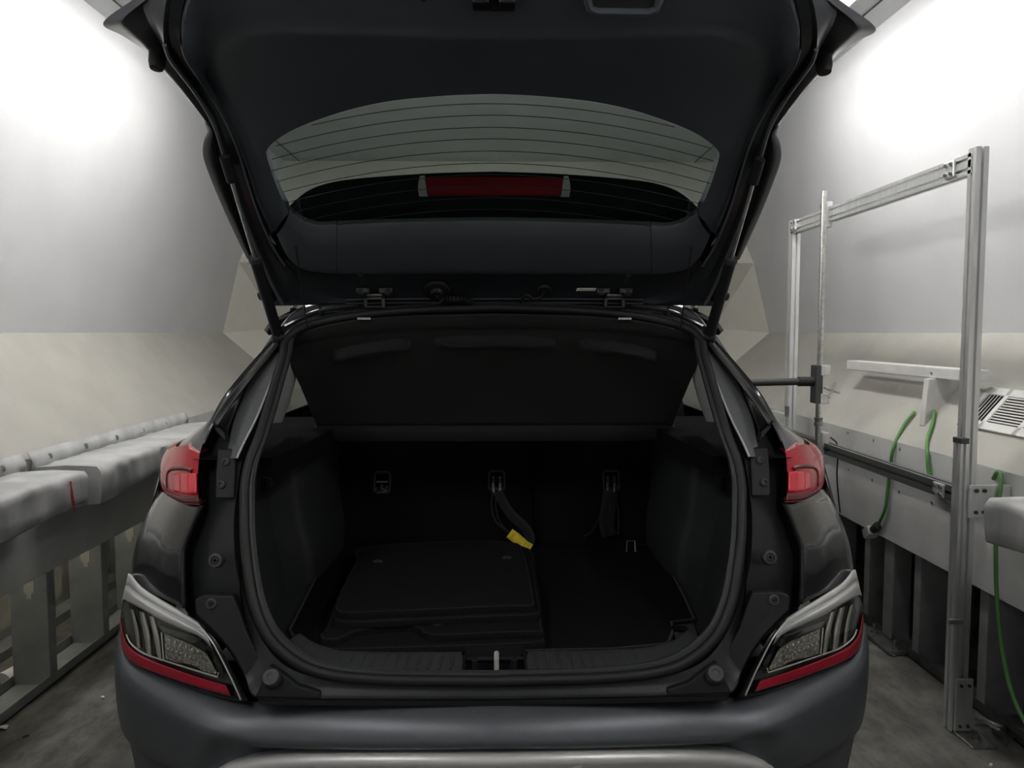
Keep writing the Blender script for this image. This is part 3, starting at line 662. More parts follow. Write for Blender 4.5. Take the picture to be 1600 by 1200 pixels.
    # black corner cover next to the lower lamp
    cv = [(304,938),(318,931),(364,931),(374,955),(384,985),(402,1022),(416,1048),(408,1070),(398,1088),(384,1060),(366,1025),(345,998),(322,975),(306,960)]
    o1 = [c(pO(u, v, .010)) for u, v in cv]
    prism('corner_cover', o1, (0, .02, 0), 'plastic', CAR, bev=.003)
    cv2 = [(398,1090),(421,1040),(440,1052),(466,1072),(500,1082),(500,1092)]
    prism('sill_corner', [c(pO(u, v, -.008)) for u, v in cv2], (0, .02, 0), 'plastic', CAR, bev=.003)
    # ---- lower lamp cluster in the bumper corner
    LB = [(388,1096),(360,1094),(300,1076),(225,1047),(198,1031),(190,1010),(187,982),(190,950),(196,922)]
    LT = [(340,1006),(330,990),(304,968),(278,953),(240,930),(222,918),(212,908),(207,901),(203,899)]
    hs = surf('bumper_lamp', [ps(pB, LB, .012), ps(pB, LB, -.002), ps(pB, mid(LB, LT, .5), .012), ps(pB, LT, .0), ps(pB, LT, .03)], 'gloss', CAR, nu=40, nv=16, sd=sd, cross=False)
    inner = [(318,976),(340,1004),(362,1045),(378,1075),(389,1096)]; inn2 = [(306,972),(330,1003),(352,1044),(366,1074),(374,1093)]
    surf('lamp_frame', [ps(pB, inner, .015), ps(pB, inner, -.012), ps(pB, mid(inner, inn2, .5), -.014), ps(pB, inn2, -.008), ps(pB, inn2, .004)], 'gloss', hs, nu=24, nv=12, sd=sd, cross=False)
    tube('frame_bead', [c(p) for p in ps(pB, mid(inner, inn2, .85), -.012)], .0016, 'chrome', hs, n=24, seg=6)
    # silver trim above
    st_t = [(318,979),(304,968),(279,953),(240,930),(222,918),(211,906),(206,899),(200,897)]
    st_b = [(332,1014),(314,996),(288,984),(250,967),(222,951),(205,942),(194,936),(190,940)]
    surf('silver_trim', [ps(pB, st_t, .03), ps(pB, st_t, -.004), ps(pB, mid(st_t, st_b, .3), -.014), ps(pB, mid(st_t, st_b, .45), -.006), ps(pB, mid(st_t, st_b, .7), -.016), ps(pB, st_b, -.008), ps(pB, st_b, .004)], 'silver', hs, nu=36, nv=30, sd=sd)
    # red reflex band
    rt = [(353,1071),(300,1055),(250,1037),(220,1024),(202,1010),(193,992),(189,965)]; rb = [(361,1088),(300,1071),(245,1052),(215,1040),(199,1027),(190,1008),(187,978)]
    surf('reflex_band', [ps(pB, rt, .006), ps(pB, rt, -.008), ps(pB, rb, -.010), ps(pB, rb, .004)], 'redband', hs, nu=36, nv=9, sd=sd, cross=False)
    tube('chrome_bead', [c(p) for p in ps(pB, [(255,1032),(225,1021),(205,1006),(198,992)], -.009)], .002, 'chrome', hs, n=24, seg=6)
    # chrome vertical elements
    for k, (ut, vt, ub, vb, w_) in enumerate(((203,951,214,1012,6),(217,955,229,1023,9),(233,962,246,1029,8))):
        l = [(ut, vt), ((ut+ub)/2+1, (vt+vb)/2), (ub, vb)]; r_ = [(ut+w_, vt+2.5), ((ut+ub)/2+w_+2, (vt+vb)/2+2), (ub+w_, vb+2)]
        surf('chrome_fin', [ps(pB, l, .008), ps(pB, mid(l, r_, .3), -.002), ps(pB, mid(l, r_, .7), -.002), ps(pB, r_, .006)], 'chrome', hs, nu=10, nv=8, sd=sd)
    # reversing / turn reflector block
    bl = [(256,990),(300,1008),(322,1022),(338,1052),(336,1055),(258,1030)]
    prism('reflector_block', [c(pB(u, v, .001)) for u, v in bl], (0, .006, 0), 'reflector', hs, bev=.002)
    bz = [(247,976),(280,988),(312,1000),(322,1018),(300,1006),(256,989)]
    prism('block_bezel', [c(pB(u, v, -.006)) for u, v in bz], (0, .012, 0), 'gloss', hs, bev=.002)
    tube('block_frame', [c(pB(u, v, -.004)) for u, v in ((252,988),(256,1032),(300,1046),(340,1058),(341,1051))], .002, 'chrome', hs, seg=6)
    for k in range(6):
        p = c(pB(264+k*9, 1000+k*3.6, -.003)); lathe('reflector_bead', p, (0, -1, .3), [(.0026, 0), (.002, .002), (.0005, .0025)], 'chrome', hs, seg=6)
        p = c(pB(262+k*7, 1013+k*2.6, -.003)); lathe('reflector_bead', p, (0, -1, .3), [(.0026, 0), (.002, .002), (.0005, .0025)], 'chrome', hs, seg=6)
    lt_ = [(346,1040),(320,1003),(290,981),(250,963),(222,949),(205,940),(192,940)]; lb_ = [(352,1070),(300,1053),(250,1035),(222,1023),(204,1010),(195,994),(190,965)]
    surf('clear_lens', [ps(pB, lt_, -.014), ps(pB, mid(lt_, lb_, .5), -.018), ps(pB, lb_, -.012)], 'lens', hs, nu=30, nv=8, sd=sd)
# ---- black strips between the bumper and the sill
SLb = [(773,1103),(600,1103),(480,1102),(405,1101)]
SLt = [(773,1094),(600,1094),(480,1093),(402,1092)]
surf('sill_strip', [ps(pO, SLb, -.012), ps(pO, SLt, -.014), [p+V((0, .02, -.004)) for p in ps(pO, SLt, -.014)]], 'plastic', CAR, nu=24, nv=6, full=True)
# ---- scuff plate with ribs and the latch well
ZS = .728
Sc0 = [pY(u, v, y) for u, v, y in ((773,1050,1.592),(600,1048,1.592),(520,1043,1.60),(470,1030,1.62),(440,1010,1.65))]
Sc1 = [pY(u, v, y) for u, v, y in ((773,1018,1.668),(600,1018,1.668),(530,1014,1.672),(492,1004,1.69),(470,990,1.71))]
def sc(u, v): return pY(u, v, 1.592+(1050-v)/32*.076)
def half(u0, sdv):
    lo_ = [p for p in Sc0]; return lo_
W0, W1 = 48, 52
def scuff(side):
    a = [p.copy() for p in Sc0]; b = [p.copy() for p in Sc1]
    a[0] = sc(773-W0, 1050); b[0] = sc(773-W1, 1018)
    return a, b
for sd in (-1, 1):
    a, b = scuff(sd)
    sp = surf('scuff_plate', [[p+V((0, -.006, -.012)) for p in a], a, [x.lerp(y_, .5)+V((0, 0, .003)) for x, y_ in zip(a, b)], b, [p+V((0, .01, -.03)) for p in b]], 'plastic2', CAR, nu=30, nv=14, sd=sd, angle=60)
    for k in range(13):
        u = 706-k*18; v0 = 1048-max(0, (560-u))*.10; v1 = 1021-max(0, (560-u))*.06
        if u < 490: break
        p, q_ = sc(u-2+(706-u)*.01, v0), sc(u+4+(706-u)*.05, v1)
        tube('rib', [C(p+V((0, 0, .002)), sd), C(p.lerp(q_, .5)+V((0, 0, .006)), sd), C(q_+V((0, 0, .002)), sd)], .003, 'plastic2', sp, seg=6)
# latch well
lw0, lw1 = sc(773-W0, 1050), sc(773-W1, 1018); y0, y1 = lw0.y, lw1.y+.004; zt = lw0.z; x0 = abs(lw0.x)
wl_ = []
for s in (-1, 1): wl_.append(boxv((XC+s*(x0+.002), (y0+y1)/2, zt-.02), (.005, y1-y0+.01, .055)))
wl_.append(boxv((XC, y1+.004, zt-.012), (2*x0, .006, .065))); wl_.append(boxv((XC, (y0+y1)/2, zt-.046), (2*x0, y1-y0, .006)))
wl_.append(boxv((XC, y0-.006, zt-.022), (2*x0+.01, .01, .040)))
vs, fs = merge(wl_); lwell = mk('latch_well', vs, fs, 'plastic', CAR, smooth=False)
tube('latch_striker', [(XC+.004, (y0+y1)/2+.004, zt-.045), (XC+.004, (y0+y1)/2+.004, zt+.006), (XC+.004, y1+.002, zt+.006)],   .0058, 'zinc', lwell, seg=10)
for s in (-1, 1): box('guide_post', (XC+s*.043, (y0+y1)/2+.004, zt-.012), (.014, .016, .045), 'plastic', lwell, bev=.003)
# ---- boot interior
ZF = .705
def xin(z): return lerp1([(.66,.46),(.70,.47),(.74,.50),(.80,.535),(.9,.558),(1.0,.566),(1.1,.566),(1.2,.562),(1.35,.55)], z)
ZL = [ZF-.02, .74, .80, .88, .96, 1.03, 1.09, 1.125]
for sd in (-1, 1):
    cs = []
    for dx, y, dyo in ((0, None, .012), (-.008, None, .05), (-.03, None, .12), (-.05, 2.06, 0), (-.052, 2.10, 0), (-.020, 2.165, 0), (.006, 2.20, 0), (.018, 2.3, 0), (.02, 2.66, 0)):
        cs.append([V((-max(xin(z), .50 if dyo < .1 and dyo else .53)+ (dx if z < 1.06 else dx*.5) + (0 if not dyo or z > .74 else .03), (lerp1(YO, z)+dyo) if y is None else y, z)) for z in ZL])
    st = surf('side_trim', cs, 'trim', CAR, nu=26, nv=60, sd=sd)
    # shelf ledge on top
    l0 = [V((-.585, 1.79, 1.125)), V((-.60, 2.0, 1.125)), V((-.62, 2.3, 1.125)), V((-.62, 2.7, 1.125))]; l1 = [V((-.52, 1.80, 1.128)), V((-.50, 2.0, 1.13)), V((-.49, 2.3, 1.13)), V((-.49, 2.7, 1.13))]
    surf('ledge', [[p+V((-.12, 0, 0)) for p in l0], l0, l1, [p+V((0, .01, -.05)) for p in l1]], 'carpet', st, nu=16, nv=10, sd=sd, cross=False)
    # pillar trim beside the rear side window
    a = [pO(u, v, .015) for u, v in ((422,662),(429,630),(437,596),(446,563),(450,548))]
    b = [pY(u, v, 2.2) for u, v in ((441,660),(452,630),(460,602),(464,580),(467,560))]
    surf('pillar_trim', [a, [p.lerp(q_, .5)+V((-.01, 0, 0)) for p, q_ in zip(a, b)], b, [p+V((-.06, .03, 0)) for p in b]], 'trim_light', st, nu=16, nv=10, sd=sd)
    prism('hook_recess', [C(V((-.613, 1.98+dy, 1.0+dz)), sd) for dy, dz in ((0,0),(.05,0),(.05,.06),(0,.06))], (.004 if sd < 0 else -.004, 0, 0), 'plastic', st, bev=.002)
    tube('cargo_hook', [C(V((-.61, 2.0, 1.045)), sd), C(V((-.585, 2.0, 1.04)), sd), C(V((-.585, 2.0, 1.02)), sd)], .004, 'plastic2', st, seg=8)
# cargo floor
prism('cargo_floor', [(XC-.62,1.665,ZF-.012),(XC+.62,1.665,ZF-.012),(XC+.62,2.66,ZF-.012),(XC-.62,2.66,ZF-.012)], (0, 0, .004), 'trim', CAR)
cm = [(452,985),(470,1008),(530,1016),(773,1018),(960,1014),(1043,1006),(1052,985),(1049,972),(1085,968),(1068,930),(1042,880),(1028,852),(810,846),(545,848),(505,880)]
cmo = prism('cargo_mat', [wZ(u, v, ZF) for u, v in cm], (0, 0, -.010), 'carpet', CAR, bev=.002)
tube('mat_edge', [wZ(u, v, ZF) for u, v in cm], .004, 'felt', cmo, closed=True, seg=6)
prism('tie_down_tray', [wZ(u, v, ZF+.002) for u, v in ((1050,980),(1084,974),(1090,992),(1058,1002))], (0, 0, -.006), 'plastic2', CAR, bev=.002)
box('tie_down_pocket', wZ(1062, 983, ZF+.004), (.035, .03, .006), 'gloss', CAR)
# seat backs, split 60/40
def seat(u0, u1, nm):
    rows = []
    for i in range(13):
        z = ZF-.02+(1.19-ZF)*i/12; y = 2.545+.20*(i/12); r = []
        n = 15
        xa, xb = wY(u0, 800, 2.58).x, wY(u1, 800, 2.58).x
        for j in range(n+1):
            t = j/n; e = min(t, 1-t)*n; r.append(V((xa+(xb-xa)*t, y+(.018 if e < .5 else .004 if e < 1.5 else 0), z)))
        rows.append(r)
    vs, fs = gridmesh(rows); return mk(nm, vs, fs, 'carpet', CAR, solid=.02)
sb1 = seat(478, 832, 'seat_back'); sb2 = seat(837, 1082, 'seat_back')
def sbp(u, v, off=0): return march(u, v, lambda p: p.y-(2.545+.20*(p.z-ZF+.02)/(1.19-ZF))+.011+off)
SN = V((0, -.92, .39))
def sframe(u0, v0, u1, v1, par):
    c0 = sbp((u0+u1)/2, (v0+v1)/2); w_ = abs(sbp(u1, v0).x-sbp(u0, v0).x); h_ = (sbp(u0, v0)-sbp(u0, v1)).length
    up_ = V((0, .39, .92)); pr = [c0+V((1,0,0))*x+up_*y for x, y in rounded(w_, h_, w_*.2)]
    tube('recess_frame', pr, .004, 'plastic2', par, closed=True, seg=6)
    prism('recess_plate', [p+SN*.001 for p in pr], SN*-.004, 'gloss', par)
sframe(585, 738, 609, 770, sb1)
lb_ = [sbp(u, v, .004) for u, v in ((588,752),(606,752),(606,754),(588,754))]; prism('release_bar', lb_, SN*.003, 'steeld', sb1)
# pictogram of a child seat and lines of print below it
for pts in (((593,766),(596,762),(600,766),(604,766)), ((595,761),(597,757),(599,760)), ((602,762),(605,759),(606,763))):
    tube('pictogram', [sbp(u, v, .004) for u, v in pts], .0014, 'steeld', sb1, seg=5)
prism('print_line', [sbp(u, v, .0035) for u, v in ((590,768.2),(605,768.2),(605,769.6),(590,769.6))], SN*.0006, 'steeld', sb1)
for cx, par, lean in ((776, sb1, 1), (955, sb2, -1)):
    sframe(cx-12, 736, cx+12, 766, par)
    for dx in (-5, 5):
        tube('anchor_prong', [sbp(cx+dx, 745, .006), sbp(cx+dx*1.1, 757, .014), sbp(cx+dx, 770, .016)], .005, 'steeld', par, seg=8)
        box('prong_clip', sbp(cx+dx, 752, .014), (.010, .012, .018), 'plastic2', par)
# strap hanging from the middle anchor, with its yellow tag
def strap(ptl, w_, par, m='felt', nm='strap'):
    P = smp([sbp(u, v, o) for u, v, o in ptl], 24); rows = []
    for i, p in enumerate(P):
        a = P[max(i-1, 0)]; b = P[min(i+1, 23)]; t = (b-a).normalized(); n = t.cross(SN).normalized(); rows.append([p-n*w_/2, p+n*w_/2])
    vs, fs = gridmesh(rows); return mk(nm, vs, fs, m, par, solid=.003)
strap([(778,768,.02),(786,785,.03),(800,805,.05),(818,822,.06),(828,838,.05),(826,852,.04)], .032, sb1)
strap([(770,768,.02),(768,790,.025),(775,815,.035),(795,832,.05),(805,842,.05)], .006, sb1)
strap([(775,770,.02),(775,795,.03),(783,818,.04),(800,838,.05)], .005, sb1)
strap([(796,833,.062),(808,842,.066),(819,852,.066),(829,858,.062)], .034, sb1, 'yellow', 'yellow_tag')
strap([(954,768,.02),(951,790,.03),(948,815,.035),(952,838,.03)], .05, sb2)
strap([(951,768,.02),(940,800,.03),(925,830,.03),(912,838,.02)], .006, sb2)
strap([(961,768,.02),(966,800,.03),(966,835,.03)], .006, sb2)
tube('tie_down_loop', [wZ(979, 862, ZF+.004), wZ(980, 845, ZF+.035), wZ(992, 845, ZF+.035), wZ(993, 862, ZF+.004)], .003, 'steeld', CAR, seg=6)
# perforated speaker / net field on the right side trim
for k in range(5):
    for j in range(6):
        p = V((XC+.548, 2.30+.03*j, .86+.035*k)); 
        lathe('grille_hole', p, (-1, 0, 0), [(.006, 0), (.005, .003)], 'gloss', CAR, seg=5) if k*6+j < 18 else None
# ---- parcel shelf, tilted up by its cords
def pS(u, v, off=0):   # shelf underside plane
    def fn(p): return p.y-lerp1([(1.0,2.40),(1.125,2.33),(1.20,2.25),(1.40,2.03),(1.46,1.965),(1.60,1.81)], p.z)-off
    return cl(march(u, v, fn))
se = [(773,512),(640,515),(540,523),(470,535),(442,545)]
sm = [(773,560),(640,562),(540,566),(486,577),(464,590)]
sm2 = [(773,620),(640,620),(550,622),(500,628),(483,634)]
sf = [(773,664),(640,664),(560,664),(515,664),(496,666)]
sh = surf('parcel_shelf', [ps(pS, se), ps(pS, sm, .012), ps(pS, sm2, .015), ps(pS, sf)], 'felt', CAR, nu=40, nv=26, full=True, solid=.006)
# felt rear edge
et = [(773,491),(640,494),(540,503),(470,520),(440,537)]
surf('shelf_edge', [ps(pS, et, .03), ps(pS, et, -.006), ps(pS, mid(et, se, .6), -.012), ps(pS, se, -.002), ps(pS, se, .02)], 'felt', sh, nu=40, nv=14, full=True)
# raised rib near the edge, with two gaps
for seg in (((520,546),(560,536),(605,529),(642,526)), ((678,524),(773,521),(868,524)), ((904,526),(941,529),(986,536),(1026,546))):
    a = [pS(u, v) for u, v in seg]; b = [pS(u, v+11) for u, v in seg]; cc = [pS(u, v+24) for u, v in seg]
    n_ = 25; a, b, cc = smp(a, n_), smp(b, n_), smp(cc, n_)
    w2 = [min(1, 6*min(i/(n_-1), 1-i/(n_-1)))**.6 for i in range(n_)]
    surf('shelf_rib', [[p+V((0, .004, .002)) for p in a], [p+V((0, -.020, -.012))*1 if False else p+V((0, -.024*k, -.014*k)) for p, k in zip(b, w2)], [p+V((0, .006, 0)) for p in cc]], 'felt', sh, nu=30, nv=12, sd=-1, cross=True)
# shelf front hinge bar
fb = [(773,690),(640,690),(560,690),(515,689),(498,688)]
surf('front_bar', [ps(pS, sf), [V((p.x, p.y-.012, p.z-.004)) for p in ps(pS, sf)], [V((p.x, 2.318, p.z)) for p in [pY(u, v, 2.318) for u, v in fb]], [V((p.x, 2.36, p.z)) for p in [pY(u, v, 2.318) for u, v in fb]]], 'trim', sh, nu=24, nv=8, full=True, cross=False)
for sd in (-1, 1):
    tube('hinge_pin', [C(pS(492, 672, -.01), sd), C(pS(502, 672, -.01), sd)], .014, 'plastic', sh, seg=10)
    box('cord_clip', C(pS(569, 498, -.008), sd), (.034, .010, .006), 'steel', sh, bev=.001)
    tube('shelf_cord', [C(pH(462, 385, .02), sd), C(pS(480, 512, -.004), sd)], .0018, 'blackr', sh, seg=5)
# ---- roof, gutter flange above the opening
rg = [(773,466),(640,467),(560,470),(500,477),(465,488),(444,505),(434,520)]
rgs = [(773,482),(640,486),(560,492),(500,503),(470,513),(450,522),(442,532)]
RG0 = [pY(u, v, 2.075-.004*i*i*.4) for i, (u, v) in enumerate(rg)]; RG2 = ps(pO, rgs, .004)
roof_flange = surf('roof_flange', [[p+V((0, .02, .012)) for p in RG0], RG0, [a.lerp(b, .4)+V((0, .02, -.012)) for a, b in zip(RG0, RG2)], [a.lerp(b, .75)+V((0, .012, 0)) for a, b in zip(RG0, RG2)], RG2, [p+V((0, .05, 0)) for p in RG2]], 'paint_in', CAR, nu=50, nv=22, full=True)
for sd in (-1, 1):
    tube('flange_bead', [C(p, sd) for p in [RG0[5].lerp(RG2[5], .3), RG0[4].lerp(RG2[4], .45), RG0[3].lerp(RG2[3], .35), RG0[2].lerp(RG2[2], .3)]], .006, 'paint_in', roof_flange, n=20, seg=8)
    tube('drain_step', [C(p, sd) for p in [RG0[3].lerp(RG2[3], .05), RG0[3].lerp(RG2[3], .8)]], .004, 'paint_in', roof_flange, seg=8)
rr = [V((0, 2.09, 1.515)), V((-.3, 2.095, 1.507)), V((-.5, 2.11, 1.485)), V((-.60, 2.13, 1.45)), V((-.635, 2.15, 1.42))]
rm = [V((0, 2.9, 1.56)), V((-.3, 2.9, 1.553)), V((-.5, 2.9, 1.53)), V((-.60, 2.9, 1.49)), V((-.635, 2.9, 1.455))]
rf_ = [V((0, 3.9, 1.50)), V((-.3, 3.92, 1.49)), V((-.5, 3.97, 1.465)), V((-.60, 4.02, 1.43)), V((-.635, 4.05, 1.40))]
roof = surf('roof', [rr, rm, rf_], 'paint', CAR, nu=30, nv=16, full=True, solid=.02)
for sd in (-1, 1): tube('roof_rail', [C(p, sd) for p in (V((-.585, 2.25, 1.485)), V((-.59, 2.35, 1.53)), V((-.59, 2.9, 1.56)), V((-.59, 3.7, 1.53)), V((-.585, 3.8, 1.50)))], .011, 'plastic2', roof, n=30, seg=8)
# ---- body sides, glass house, bonnet, wheels (mostly hidden ahead of the tail)
for sd in (-1, 1):
    def arch(y, yc, r=.375, zc=.33):
        d = abs(y-yc); return zc+math.sqrt(max(r*r-d*d, 0)) if d < r else .26
    ys = [1.965+i*(5.62-1.965)/70 for i in range(71)]
    bot = [V((-.905, y, max(arch(y, 2.33), arch(y, 4.93), .26))) for y in ys]
    wst = [V((-.915+.02*max(0, (y-5.2))**2*6, y, max(.72, p.z+.02))) for y, p in zip(ys, bot)]
    shd = [V((-.90+.02*max(0, (y-5.0))**2*8, y, max(.92 if y < 4.4 else .92-.10*(y-4.4), wst[i].z+.03))) for i, y in enumerate(ys)]
    blt = [V((-.845+.02*max(0, (y-4.8))**2*8, y, 1.10 if y < 4.2 else 1.10-.16*(y-4.2))) for y in ys]
    for p in shd[:5]: p.x = -.90
    rows = []
    for r_ in (bot, [a.lerp(b, .5) for a, b in zip(bot, wst)], wst, shd, blt): rows.append([C(p, sd) for p in r_])
    vs, fs = gridmesh(rows); bs = mk('body_side', vs, fs, 'paint', CAR, solid=.01)
    g0 = [V((-.842, 2.30, 1.10)), V((-.842, 3.0, 1.10)), V((-.842, 4.4, 1.08))]; g1 = [V((-.665, 2.42, 1.41)), V((-.66, 3.0, 1.435)), V((-.66, 3.95, 1.40))]
    surf('side_window', [g0, g1], 'sideglass', bs, nu=20, nv=6, sd=sd)
    tube('window_frame', [C(p, sd) for p in (g1[0], g1[1], g1[2])], .02, 'gloss', bs, n=20, seg=8)
    for (a, b) in ((V((-.845, 2.28, 1.09)), V((-.66, 2.42, 1.42))), (V((-.845, 3.6, 1.09)), V((-.665, 3.6, 1.43))), (V((-.845, 4.42, 1.07)), V((-.65, 3.98, 1.40)))):
        tube('window_pillar', [C(a, sd), C(b, sd)], .028, 'gloss', bs, seg=8)
    # wheels
    for yc in (2.33, 4.93):
        W = V((-.79 if True else 0, yc, .33)); ax = V((-1 if sd < 0 else 1, 0, 0))
        wc = C(W, sd); 
        ty = lathe('wheel', wc-ax*.10, ax, [(.22, 0), (.30, .0), (.322, .02), (.33, .05), (.33, .15), (.322, .18), (.30, .20), (.235, .205), (.22, .19)], 'rubber', CAR, seg=40)
        lathe('rim', wc-ax*.10, ax, [(.225, .01), (.225, .19), (.21, .195), (.20, .17), (.06, .15), (.05, .17), (.001, .17)], 'steeld', ty, seg=40)
        for k in range(10):
            a = 2*math.pi*k/10; dr = V((0, math.cos(a), math.sin(a))); tube('spoke', [wc+ax*.06+dr*.05, wc+ax*.085+dr*.21], .013, 'steel', ty, seg=6)
    lathe('wheel_liner', C(V((-.74, 2.33, .33)), sd), V((-1 if sd < 0 else 1, 0, 0)), [(.37, -.2), (.375, .12)], 'plastic', CAR, seg=30)
hd = [V((0, 4.55, 1.02)), V((-.4, 4.57, 1.01)), V((-.72, 4.6, .985)), V((-.80, 4.6, .95))]; h2 = [V((0, 5.3, .93)), V((-.4, 5.28, .92)), V((-.70, 5.2, .89)), V((-.78, 5.15, .86))]; h3 = [V((0, 5.66, .78)), V((-.4, 5.63, .78)), V((-.66, 5.52, .76)), V((-.76, 5.4, .74))]
surf('bonnet', [hd, h2, h3], 'paint', CAR, nu=24, nv=12, full=True)
surf('windscreen', [rf_, [p.lerp(q_, .5)+V((0, -.02, .03)) for p, q_ in zip(rf_, smp(hd, 5))], smp(hd, 5)], 'dglass', CAR, nu=24, nv=10, full=True)
h4 = [V((0, 5.70, .5)), V((-.4, 5.67, .5)), V((-.68, 5.56, .5)), V((-.84, 5.42, .5))]; h5 = [V((0, 5.66, .25)), V((-.4, 5.63, .25)), V((-.68, 5.52, .25)), V((-.84, 5.38, .25))]
surf('front_bumper', [h3, h4, h5], 'satin', CAR, nu=24, nv=10, full=True)
prism('underbody', [(XC-.80,1.75,.28),(XC+.80,1.75,.28),(XC+.80,5.5,.28),(XC-.80,5.5,.28)], (0, 0, .02), 'plastic', CAR)
prism('cabin_floor', [(XC-.62,1.72,ZF-.05),(XC+.62,1.72,ZF-.05),(XC+.62,2.7,ZF-.05),(XC-.62,2.7,ZF-.05)], (0, 0, .02), 'trim', CAR)
for k, xx in enumerate((-.36, .36)):
    box('front_seat', (XC+xx, 3.55, .80), (.48, .16, .75), 'carpet', CAR, R=Matrix.Rotation(math.radians(-14), 3, 'X'), bev=.05)
# ================================================================== TAILGATE
E_ = [(773,-45),(600,-45),(430,-42),(345,-36),(305,-10),(290,30),(286,66),(295,97),(324,140),(346,175),(369,218),(386,265),(403,318),(424,364)]
D_ = [(773,62),(600,57),(445,53),(392,58),(358,72),(335,88),(323,108),(324,128),(337,155),(355,186),(375,226),(391,270),(408,320),(429,362)]
G_ = [(773,149),(700,152),(620,160),(560,172),(510,187),(475,200),(450,212),(432,224),(421,234),(418,243),(424,265),(432,288),(442,312),(452,332)]
HO = [(773,-92),(540,-88),(330,-75),(207,0),(161,36),(190,55),(222,76),(243,101),(262,120),(285,146),(312,178),(324,203),(322,222),(321,242),(332,275),(350,318),(370,362),(390,402),(404,436),(416,466),(424,477)]
# outer skin (faces up, seen only at its edges)
ot = [(161,36),(190,55),(222,76),(243,101),(262,120),(285,146),(312,178),(324,203),(322,222),(321,242),(332,275),(350,318),(370,362),(390,402),(404,436),(416,466),(424,477)]
oin = [(540,160),(525,164),(510,170),(495,176),(475,185),(460,192),(440,204),(425,216),(412,230),(408,243),(424,265),(432,288),(442,312),(452,332),(446,380),(448,430),(452,477)]
ptop = [pH(u, v, -.035) for u, v in ot]; pin = [pH(u, v, -.05) for u, v in oin]
tg = surf('tailgate', [ptop, [p+V((.075, .02, .05)) for p in ptop], [a.lerp(b, .6)+V((0, 0, .05)) for a, b in zip(ptop, pin)], pin], 'paint', CAR, nu=70, nv=10, full=False, sd=-1, cross=False)
surf('outer_skin', [ptop, [p+V((.075, .02, .05)) for p in ptop], [a.lerp(b, .6)+V((0, 0, .05)) for a, b in zip(ptop, pin)], pin], 'paint', tg, nu=70, nv=10, sd=1, cross=False)
lwr = [(773,-92),(650,-91),(540,-88),(420,-84),(330,-75),(260,-35),(207,0),(161,36)]
lo_o = [pH(u, v, -.03) for u, v in lwr]; lo_i = [pH(u, v, -.05) for u, v in ((773,138),(735,139),(690,142),(640,147),(585,156),(530,168),(468,190),(408,230))]
surf('lower_skin', [lo_o, [p+V((.05, .06, .06)) for p in lo_o], [a.lerp(b, .5)+V((0, 0, .09)) for a, b in zip(lo_o, lo_i)], lo_i], 'paint', tg, nu=50, nv=10, full=True)
# painted inner frame: outer edge -> crease -> trim edge
def hsurf(nm, spec, m, nu, nv, arc=True, full=False, cross=True, **kw):
    cur = [[pH(u, v, o) for u, v in l] for l, o in spec]
    if full: return surf(nm, cur, m, tg, nu=nu, nv=nv, arc=arc, full=True, cross=cross, **kw)
    for sd in (-1, 1): r = surf(nm, cur, m, tg, nu=nu, nv=nv, arc=arc, sd=sd, cross=cross, **kw)
    return r
e0_ = [(330,-75),(260,-35),(207,0),(161,36),(190,55),(222,76),(243,101),(262,120),(285,146),(312,178),(321,196),(326,212),(331,240),(345,280),(360,322),(378,366),(396,404),(408,438),(418,466),(424,477)]
e1_ = [(318,-70),(270,-30),(225,3),(190,32),(200,48),(226,72),(246,98),(268,122),(290,148),(314,180),(328,200),(334,218),(340,246),(352,284),(368,326),(386,369),(402,406),(414,440),(424,464),(430,476)]
e2_ = [(300,-70),(275,-35),(262,-5),(257,20),(255,45),(257,70),(264,90),(280,112),(302,141),(322,172),(336,200),(345,228),(354,258),(365,294),(379,335),(394,373),(409,408),(423,440),(434,462),(442,475)]
e3_ = [(310,-60),(300,-35),(291,-5),(285,20),(283,45),(284,70),(290,90),(303,111),(322,140),(342,171),(356,197),(367,222),(376,248),(386,280),(398,318),(411,352),(426,385),(445,415),(462,432),(480,476)]
def off(l, o): return [pH(u, v, o) for u, v in l]
